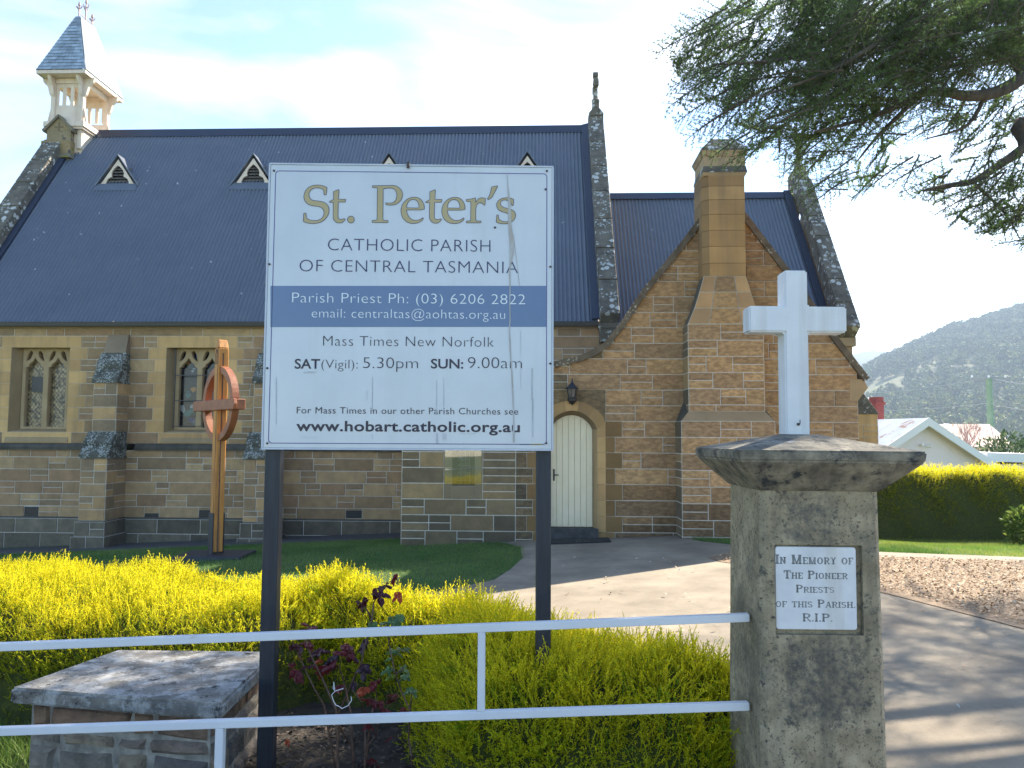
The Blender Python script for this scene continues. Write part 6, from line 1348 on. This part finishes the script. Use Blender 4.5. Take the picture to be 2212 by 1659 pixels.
def one_spray(root, d, ln, dens=1.0, tone=1.0):  # tone scales needle colour; raised on lower sprays so they look sunlit
    root = np.asarray(root) + d * ln * (1 - .74); ln = ln * .74
    side = np.cross(d, [0, 0, 1.]); side /= np.linalg.norm(side); nrm = np.cross(side, d); roll = rnd.choice((-1, 1)) * rnd.uniform(.15, 1.35); side, nrm = side * math.cos(roll) + nrm * math.sin(roll), nrm * math.cos(roll) - side * math.sin(roll)
    droop = np.array([0, 0, -.16 * ln]); axis = lambda t: root + d * ln * t + droop * t * t
    twig.tube([tuple(axis(t)) for t in (0, .35, .7, 1)], [.010, .008, .005, .002], 4)
    nt_ = int(20 * ln * dens) + 4; tufts = []
    for i in range(nt_):
        t = .10 + .9 * i / nt_; sgn = 1 if i % 2 else -1; tl = ln * .50 * (1 - .70 * t) * rnd.uniform(.7, 1.2)
        td = d * rnd.uniform(.5, .85) + side * sgn * rnd.uniform(.6, .9) + nrm * rnd.uniform(-.15, .2); td /= np.linalg.norm(td); b = axis(t)
        m_ = max(2, int(tl / .026 * dens))
        e = b + td * tl + np.array([0, 0, -.12 * tl]); twig.tube([tuple(b), tuple(e)], [.004, .0015], 3)
        for k in range(m_): f = (k + .5) / m_; tufts.append((b + td * tl * f + np.array([0, 0, -.12 * tl * f * f]), td))
    for k in range(int(ln / .025)): f = k * .025 / ln; tufts.append((axis(f), d))
    p = np.array([a for a, _ in tufts]) + rs.normal(0, .008, (len(tufts), 3)); td = np.array([b for _, b in tufts]); n = len(p)
    nd = 8; ph = rs.uniform(0, 6.28, (n, nd)); A = np.cross(td, nrm); A /= np.linalg.norm(A, axis=1, keepdims=True); B = np.cross(td, A)
    R = A[:, None] * np.cos(ph)[..., None] + B[:, None] * np.sin(ph)[..., None]; D_ = R * .9 + td[:, None] * .55 + nrm[None, None] * .35; D_ /= np.linalg.norm(D_, axis=2, keepdims=True)
    S_ = np.cross(D_, td[:, None] + 1e-3); S_ /= np.linalg.norm(S_, axis=2, keepdims=True); l = rs.uniform(.018, .034, (n, nd, 1)); w = .0032
    b = p[:, None] + 0 * D_; V = np.stack([b - S_ * w, b + S_ * w, b + D_ * l], 2); needV.append(V.reshape(-1, 3))
    base = np.array([.13, .20, .07]) * rnd.uniform(.75, 1.3) * tone; T = base * rs.uniform(.7, 1.35, (n, 1)); needT.append(np.repeat(T, nd, 0))
UP = [(1440, 100), (1500, 55), (1600, 5), (1700, -20), (2230, -20), (2240, 130), (2110, 190), (1960, 225), (1860, 290), (1700, 320), (1590, 300), (1530, 250), (1470, 200)]
sprays(UP, 235, (9.6, 13.4), 1.0)
sprays([(1700, -10), (2230, -10), (2230, 110), (1900, 200), (1700, 250), (1600, 150)], 120, (9.6, 12.5), 1.0, tone=.9)
for x, y in ((1412, 96), (1440, 78), (1452, 118), (1442, 170), (1438, 212), (1455, 245), (1478, 282), (1500, 262), (1545, 30), (1510, 60), (1478, 140), (1465, 190), (1650, 10), (1560, 290)):
    tip = np.array(tat(x, y, rnd.uniform(9.8, 10.6)) - CO); d = np.array([-.86, rnd.uniform(-.2, .2), -rnd.uniform(.25, .5)]); d /= np.linalg.norm(d); one_spray(tip - d * .9, d, .9, 1.0)
sprays([(1640, 290), (1790, 290), (1920, 250), (1990, 290), (1890, 380), (1760, 410), (1690, 380)], 44, (13.2, 15.0), .62, .9, tone=1.25)
for x, y in ((1508, 318), (1530, 328), (1560, 345), (1585, 355), (1600, 335), (1680, 372), (1705, 395), (1730, 415), (1735, 440), (1745, 395), (1838, 415), (1860, 400), (1905, 390)):
    tip = np.array(tat(x, y, rnd.uniform(10.2, 11.4)) - CO); d = np.array([-.8, rnd.uniform(-.3, .3), -rnd.uniform(.3, .7)]); d /= np.linalg.norm(d); one_spray(tip - d * .75, d, .75, .9, 1.5)
sprays([(1990, 230), (2090, 215), (2230, 215), (2230, 310), (2130, 350), (2040, 345), (1995, 300)], 58, (13.0, 14.8), .62, .85, tone=1.2)
sprays([(1930, 400), (2020, 395), (2120, 400), (2225, 380), (2225, 480), (2160, 490), (2060, 480), (1990, 455)], 55, (11.4, 12.8), .7, .8, tone=1.4)
sprays([(2090, 480), (2220, 470), (2225, 560), (2170, 545)], 16, (11.6, 12.4), .6, .7, tone=1.5)
# the rest of the crown, above and to the right of what the photograph holds
for i in range(420):
    a = rnd.uniform(0, 2 * math.pi); zz = rnd.uniform(4.6, 12); rr = (5.2 - .40 * (zz - 4.6)) * math.sqrt(rnd.uniform(.12, 1)); p = CO + Vector((rr * math.cos(a), rr * math.sin(a), zz))
    v = CAMR.to_3x3().transposed() @ (p - EYE); sx_, sy_ = CX - F * v.x / v.z, CY - F * v.y / v.z
    if v.z < 0 and sx_ < 2330 and sy_ > -150: continue
    hit = p - SUN_DIR * (p.z / SUN_DIR.z)  # crown shaped for its shadow
    if -5.5 < hit.x < 1.4 and 3.4 < hit.y < 7.2: continue
    if 4 < hit.x < 14 and 10.8 < hit.y < 18 and rnd.random() < .93: continue
    if 3 < hit.x < 10 and 5.5 < hit.y < 11.5 and rnd.random() < .95: continue
    d = np.array([math.cos(a) + rnd.uniform(-.4, .4), math.sin(a) + rnd.uniform(-.4, .4), -.35]); d /= np.linalg.norm(d); one_spray(np.array(p - CO), d, rnd.uniform(.8, 1.4), .6)
for i in range(560):                       # unseen foliage added high up along the sun line to dapple the drive
    y_ = rnd.uniform(2.6, 8.0); g_ = Vector((rnd.uniform(1.7, 5.3 - (y_ - 3.4) * .42), y_, 0)); p = g_ + SUN_DIR * (rnd.uniform(5.6, 11.5) / SUN_DIR.z)
    v = CAMR.to_3x3().transposed() @ (p - EYE)
    if CX - F * v.x / v.z < 2330 and CY - F * v.y / v.z > -150: continue
    a_ = rnd.uniform(0, 6.28); d = np.array([math.cos(a_), math.sin(a_), -.3]); d /= np.linalg.norm(d); one_spray(np.array(p - CO), d, rnd.uniform(1.0, 1.6), .6)
for i in range(14):
    a = i * 2.4; zz = 4.6 + i * .45
    e = Vector((math.cos(a), math.sin(a), 0)) * (3.8 - .2 * i)
    p = CO + e + Vector((0, 0, zz)); v = CAMR.to_3x3().transposed() @ (p - EYE)
    if v.z < 0 and CX - F * v.x / v.z < 2330 and CY - F * v.y / v.z > -150: continue
    S = MB(); S.tube([(0, 0, zz), tuple(e * .5 + Vector((0, 0, zz + .2))), tuple(e + Vector((0, 0, zz - .1)))], [.06, .04, .012], 7); S.build('limb', m_bark, cedar, smooth=True)
V = np.concatenate(needV); np_mesh('foliage', V, np.arange(len(V)).reshape(-1, 3), m_needle, cedar, tint=np.concatenate(needT))
twig.build('twigs', m_bark, cedar, recalc=False)

# ------------------------------------------------------------------ houses beyond the hedge
def gable_house(name, c, ang, hwid, length, zb, ze, zr, mw, mr, mtrim, **k):
    root = empty(name, c, ang, **k)
    S = MB(); S.prism([(-hwid, 0, zb), (hwid, 0, zb), (hwid, 0, ze), (0, 0, zr), (-hwid, 0, ze)], (0, length, 0)); w = S.build('wall', mw, root)
    S = MB(); e = .35; sl = (zr - ze) / hwid
    for s in (-1, 1): S.hexa([(0, -.3, zr + .02), (0, length + .3, zr + .02), (s * (hwid + e), length + .3, ze - sl * e + .02), (s * (hwid + e), -.3, ze - sl * e + .02), (0, -.3, zr + .12), (0, length + .3, zr + .12), (s * (hwid + e), length + .3, ze - sl * e + .10), (s * (hwid + e), -.3, ze - sl * e + .10)])
    S.build('roof', mr, root)
    if mtrim:
        S = MB()
        for s in (-1, 1): S.hexa([(0, -.36, zr - .16), (0, -.30, zr - .16), (s * (hwid + e), -.30, ze - sl * e - .16), (s * (hwid + e), -.36, ze - sl * e - .16), (0, -.36, zr + .13), (0, -.30, zr + .13), (s * (hwid + e), -.30, ze - sl * e + .11), (s * (hwid + e), -.36, ze - sl * e + .11)])
        S.build('barge_board', mtrim, root)
    return root
ap = at(1990, 903, 27); er = at(2149, 1003, 27.6); hw_h = 2.6; za = ap.z
wh = gable_house('white_house', (ap.x, ap.y, 0), math.radians(14), 2.55, 9, -2.6, za - 1.55, za - .12, m_wall_w, m_tin, m_trim_w, label='white gabled house with rusty tin roof behind the tall hedge', cat='house')
S = MB(); q = at(1894, 905, 30) ; q2 = at(1895, 858, 30); wi = wh.matrix_basis.inverted(); l0 = wi @ q; l1 = wi @ q2
S.box(l0.x - .17, l0.x + .17, l0.y - .2, l0.y + .2, -.6, l1.z - .3); S.box(l0.x - .22, l0.x + .22, l0.y - .25, l0.y + .25, l1.z - .30, l1.z - .2); S.box(l0.x - .17, l0.x + .17, l0.y - .2, l0.y + .2, l1.z - .2, l1.z); S.build('chimney', m_brick_red, wh)
S = MB(); lx = wi @ er; S.hexa([(lx.x - .4, -.2, lx.z + .10), (lx.x + 8, -.2, lx.z - .1), (lx.x + 8, 5, lx.z - .1), (lx.x - .4, 5, lx.z + .1), (lx.x - .4, -.2, lx.z + .42), (lx.x + 8, -.2, lx.z + .2), (lx.x + 8, 5, lx.z + .3), (lx.x - .4, 5, lx.z + .5)]); S.build('side_roof', m_trim_w, wh)
S = MB(); S.box(lx.x - .3, lx.x + 8, .1, 4.8, -2.6, lx.z + .0); S.build('side_wall', m_wall_w, wh)
S = MB(); S.tube([(-.1, -.02, za - .95), (-.1, -.16, za - .93)], .05, 8); S.tube([(.1, -.1, za - .98), (.2, -.2, za - .98)], .06, 8); S.build('floodlight', m_trim_w, wh)
pr_ = at(2085, 921, 42); gable_house('pink_roofed_house', (pr_.x + 1.0, pr_.y, 0), math.radians(80), 2.6, 7, -4.5, at(2085, 962, 42).z, at(2085, 921, 42).z, m_wall_w, m_pinkroof, None, label='low house with faded pink roof beyond the white house', cat='house')
b_ = at(2180, 985, 30); leafy_bush('round_bush', (b_.x, b_.y, -2.2), 1.35, 2.0, 5200, .17, [(.045, .08, .03), (.09, .13, .05), (.03, .06, .025)], m_blade, 1.0, label='round glossy dark green bush rising behind the low white roof', cat='bush')
# bare pinkish tree
bt = at(2085, 985, 33); root = empty('bare_tree', (bt.x, bt.y, -2), label='small bare pinkish tree between the white house and the round bush', cat='tree'); S = MB()
def grow(p, d, l, r, dep):
    e = p + d * l; S.tube([tuple(p), tuple(e)], [r, r * .65], 4)
    if dep:
        for i in range(3): grow(e, (d + Vector((rnd.uniform(-.8, .8), rnd.uniform(-.8, .8), rnd.uniform(-.1, .7)))).normalized(), l * .72, r * .6, dep - 1)
grow(Vector((0, 0, 0)), Vector((0, 0, 1)), 1.5, .07, 5); S.build('branches', mat('pinkish_twigs', (.30, .19, .17), None, 3, 3, .9), root, recalc=False)
# power pole and wires
pp0 = at(2136, 818, 46); pole = empty('power_pole', (pp0.x, pp0.y, float(gz(pp0.x, pp0.y)))); tag(pole, 'tall green tinted power pole with crossarm above the pink roof', 'pole')
S = MB(); h_ = pp0.z - pole.location.z; S.tube([(0, 0, -.3), (0, 0, h_)], [.20, .16], 10); S.build('pole_shaft', m_pole, pole)
S = MB(); S.box(-1.1, 1.1, -.06, .06, h_ - .06, h_ + .06); S.build('crossarm', m_wire, pole)
for x in (-1, 0, 1): S = MB(); S.lathe([(.05, 0), (.07, .06), (.04, .16)], (x, 0, h_ + .06), 8); S.build('insulator', m_trim_w, pole)
for (pa_, pb_, lab) in (((1830, 850, 75), (2127, 818, 46), 'upper power wire running left from the top of the green pole'), ((2145, 818, 46), (2400, 828, 30), 'upper power wire running right from the top of the green pole'),
                        ((1840, 884, 75), (2136, 871, 46), 'lower wire running left from halfway up the green pole'), ((2136, 871, 46), (2400, 890, 32), 'lower wire running right from halfway up the green pole')):
    a, b = at(*pa_), at(*pb_); S = MB(); S.tube([tuple(a.lerp(b, t) - a + Vector((0, 0, -1.6 * t * (1 - t) * .6))) for t in [i / 12 for i in range(13)]], .022, 5); o = S.build('power_wire', m_wire); o.location = a; tag(o, lab, 'wire', 'power wires')

# ------------------------------------------------------------------ hills
RX = [200, 300, 380, 457, 484, 509, 545, 576, 613, 640, 666, 760, 900, 1100]; RZ = [2, 28, 56, 88, 103, 114, 130, 145, 154, 163, 172, 191, 200, 195]
def hill_z(x, y):
    rx = x * 1000.0 / y; top = np.interp(rx, RX, RZ); t = np.clip((y - 430) / 570, 0, 1); s = t * t * (3 - 2 * t) * .55 + t * .45
    base = -12 + (y - 420) * .01
    return base + (top - base) * s + 5 * np.sin(x * .021) * np.sin(y * .017) * t * (1 - t) * 4
hx = np.arange(120, 1250, 16.); hy = np.arange(420, 1120, 14.); HX, HY = np.meshgrid(hx, hy); HZ = hill_z(HX, np.minimum(HY, 1000)) - np.maximum(0, HY - 1000) * .3
ii = np.arange(HX.size).reshape(HX.shape); Q = np.stack([ii[:-1, :-1].ravel(), ii[:-1, 1:].ravel(), ii[1:, 1:].ravel(), ii[1:, :-1].ravel()], 1)
tag(np_mesh('hill', np.stack([HX.ravel(), HY.ravel(), HZ.ravel()], 1), Q, m_hill, smooth=True), kind='structure')
fx_ = np.linspace(300, 1500, 61); fz = np.interp(fx_, [300, 640, 700, 765, 800, 900, 1500], [90, 172, 183, 191, 197, 206, 196]) + 3 * np.sin(fx_ * .05)
rows = np.stack([np.concatenate([fx_, fx_, fx_]), np.concatenate([0 * fx_ + 1500, 0 * fx_ + 1700, 0 * fx_ + 1950]), np.concatenate([0 * fx_ - 15, fz, fz * 0 - 15])], 1)
ii = np.arange(len(rows)).reshape(3, -1); Q = np.concatenate([np.stack([ii[r, :-1], ii[r, 1:], ii[r + 1, 1:], ii[r + 1, :-1]], 1) for r in (0, 1)]); tag(np_mesh('far_hill', rows, Q, m_far), kind='structure')
# woodland on the hill
ico_v = []; g_ = (1 + 5 ** .5) / 2
for a, b in ((-1, g_), (1, g_), (-1, -g_), (1, -g_)): ico_v += [(a, b, 0)]
for a, b in ((-1, g_), (1, g_), (-1, -g_), (1, -g_)): ico_v += [(0, a, b)]
for a, b in ((-1, g_), (1, g_), (-1, -g_), (1, -g_)): ico_v += [(b, 0, a)]
bm = bmesh.new(); bmesh.ops.create_icosphere(bm, subdivisions=2, radius=1); IV = np.array([v.co for v in bm.verts]); IF = np.array([[v.index for v in f.verts] for f in bm.faces]); bm.free()
nT = 5600; ty = 430 + 575 * rs.uniform(0, 1, nT) ** .9; tx_ = ty * rs.uniform(.40, .78, nT)
clear = (np.sin(tx_ * .023 + 1) + np.sin(ty * .03 + tx_ * .012) > .75) & (ty > 640) & (ty < 780)
clear |= (np.abs(ty - 700 - 40 * np.sin(tx_ * .02)) < 55) & (tx_ / ty < .62) & (rs.uniform(0, 1, nT) < .55)
tx_, ty = tx_[~clear], ty[~clear]; nT = len(tx_); tzz = hill_z(tx_, np.minimum(ty, 1000)); Vs, Ts = [], []
NQ = 42; size = rs.uniform(.55, 1.5, (nT, 1, 1)); v = rs.normal(0, 1, (nT, NQ, 3)); v /= np.linalg.norm(v, axis=2, keepdims=True); v *= rs.uniform(.35, 1, (nT, NQ, 1)) ** .5
c = np.stack([tx_, ty, tzz + 4.2 * size[:, 0, 0]], 1)[:, None] + v * np.array([3.6, 3.6, 3.3]) * size
A = rs.normal(0, 1, (nT, NQ, 3)); A /= np.linalg.norm(A, axis=2, keepdims=True); B = np.cross(A, rs.normal(0, 1, (nT, NQ, 3))); B /= np.linalg.norm(B, axis=2, keepdims=True); s = rs.uniform(.7, 1.5, (nT, NQ, 1)) * size ** .5
Vs = [np.stack([c - A * s, c - B * s * .7, c + A * s, c + B * s * .7], 2).reshape(-1, 3)]
warm = np.clip(rs.uniform(0, 1, (nT, 1, 1)) + (.35 - (ty - 430) / 700)[:, None, None], 0, 1.1); col = (np.array([.060, .092, .030]) + np.array([.13, .105, .010]) * warm ** 2) * rs.uniform(.6, 1.5, (nT, 1, 1)) * rs.uniform(.7, 1.35, (nT, NQ, 1)); Ts = [col.reshape(-1, 3)]
Q = np.arange(nT * NQ * 4).reshape(-1, 4)
tag(np_mesh('hillside_woodland', np.concatenate(Vs), Q, m_crown, tint=np.concatenate(Ts)), kind='stuff')
for i, (x, y, Yd, w, mr, lab) in enumerate(((1893, 862, 690, 7, m_trim_w, 'tiny pale farmhouse at the left foot of the wooded hill'), (1912, 863, 700, 4, m_bluehouse, 'tiny blue grey shed beside the pale farmhouse on the hill'),
        (2038, 873, 620, 9, m_bluehouse, 'small blue roofed house in a clearing on the wooded hill'), (2050, 922, 445, 6, m_bluehouse, 'small grey roofed house among trees at the bottom of the hill'))):
    p = at(x, y, Yd); gable_house('hillside_house', (p.x, p.y, p.z - 2), math.radians(70 + 20 * i), w * .5, w * 1.3, -4, 2, 3.6, m_trim_w, mr, None, label=lab, cat='house')

# ------------------------------------------------------------------ haze
HZB = MB(); HZB.box(-950, 1560, -70, 2000, -26, 232)
hm = bpy.data.materials.new('thin_haze'); hm.use_nodes = True; T = hm.node_tree; T.nodes.clear(); vo = T.nodes.new('ShaderNodeVolumePrincipled'); oo = T.nodes.new('ShaderNodeOutputMaterial')
vo.inputs['Color'].default_value = (.62, .78, 1.0, 1); vo.inputs['Density'].default_value = .00030; vo.inputs['Anisotropy'].default_value = .2
T.links.new(vo.outputs[0], oo.inputs['Volume']); tag(HZB.build('haze', hm), kind='stuff')
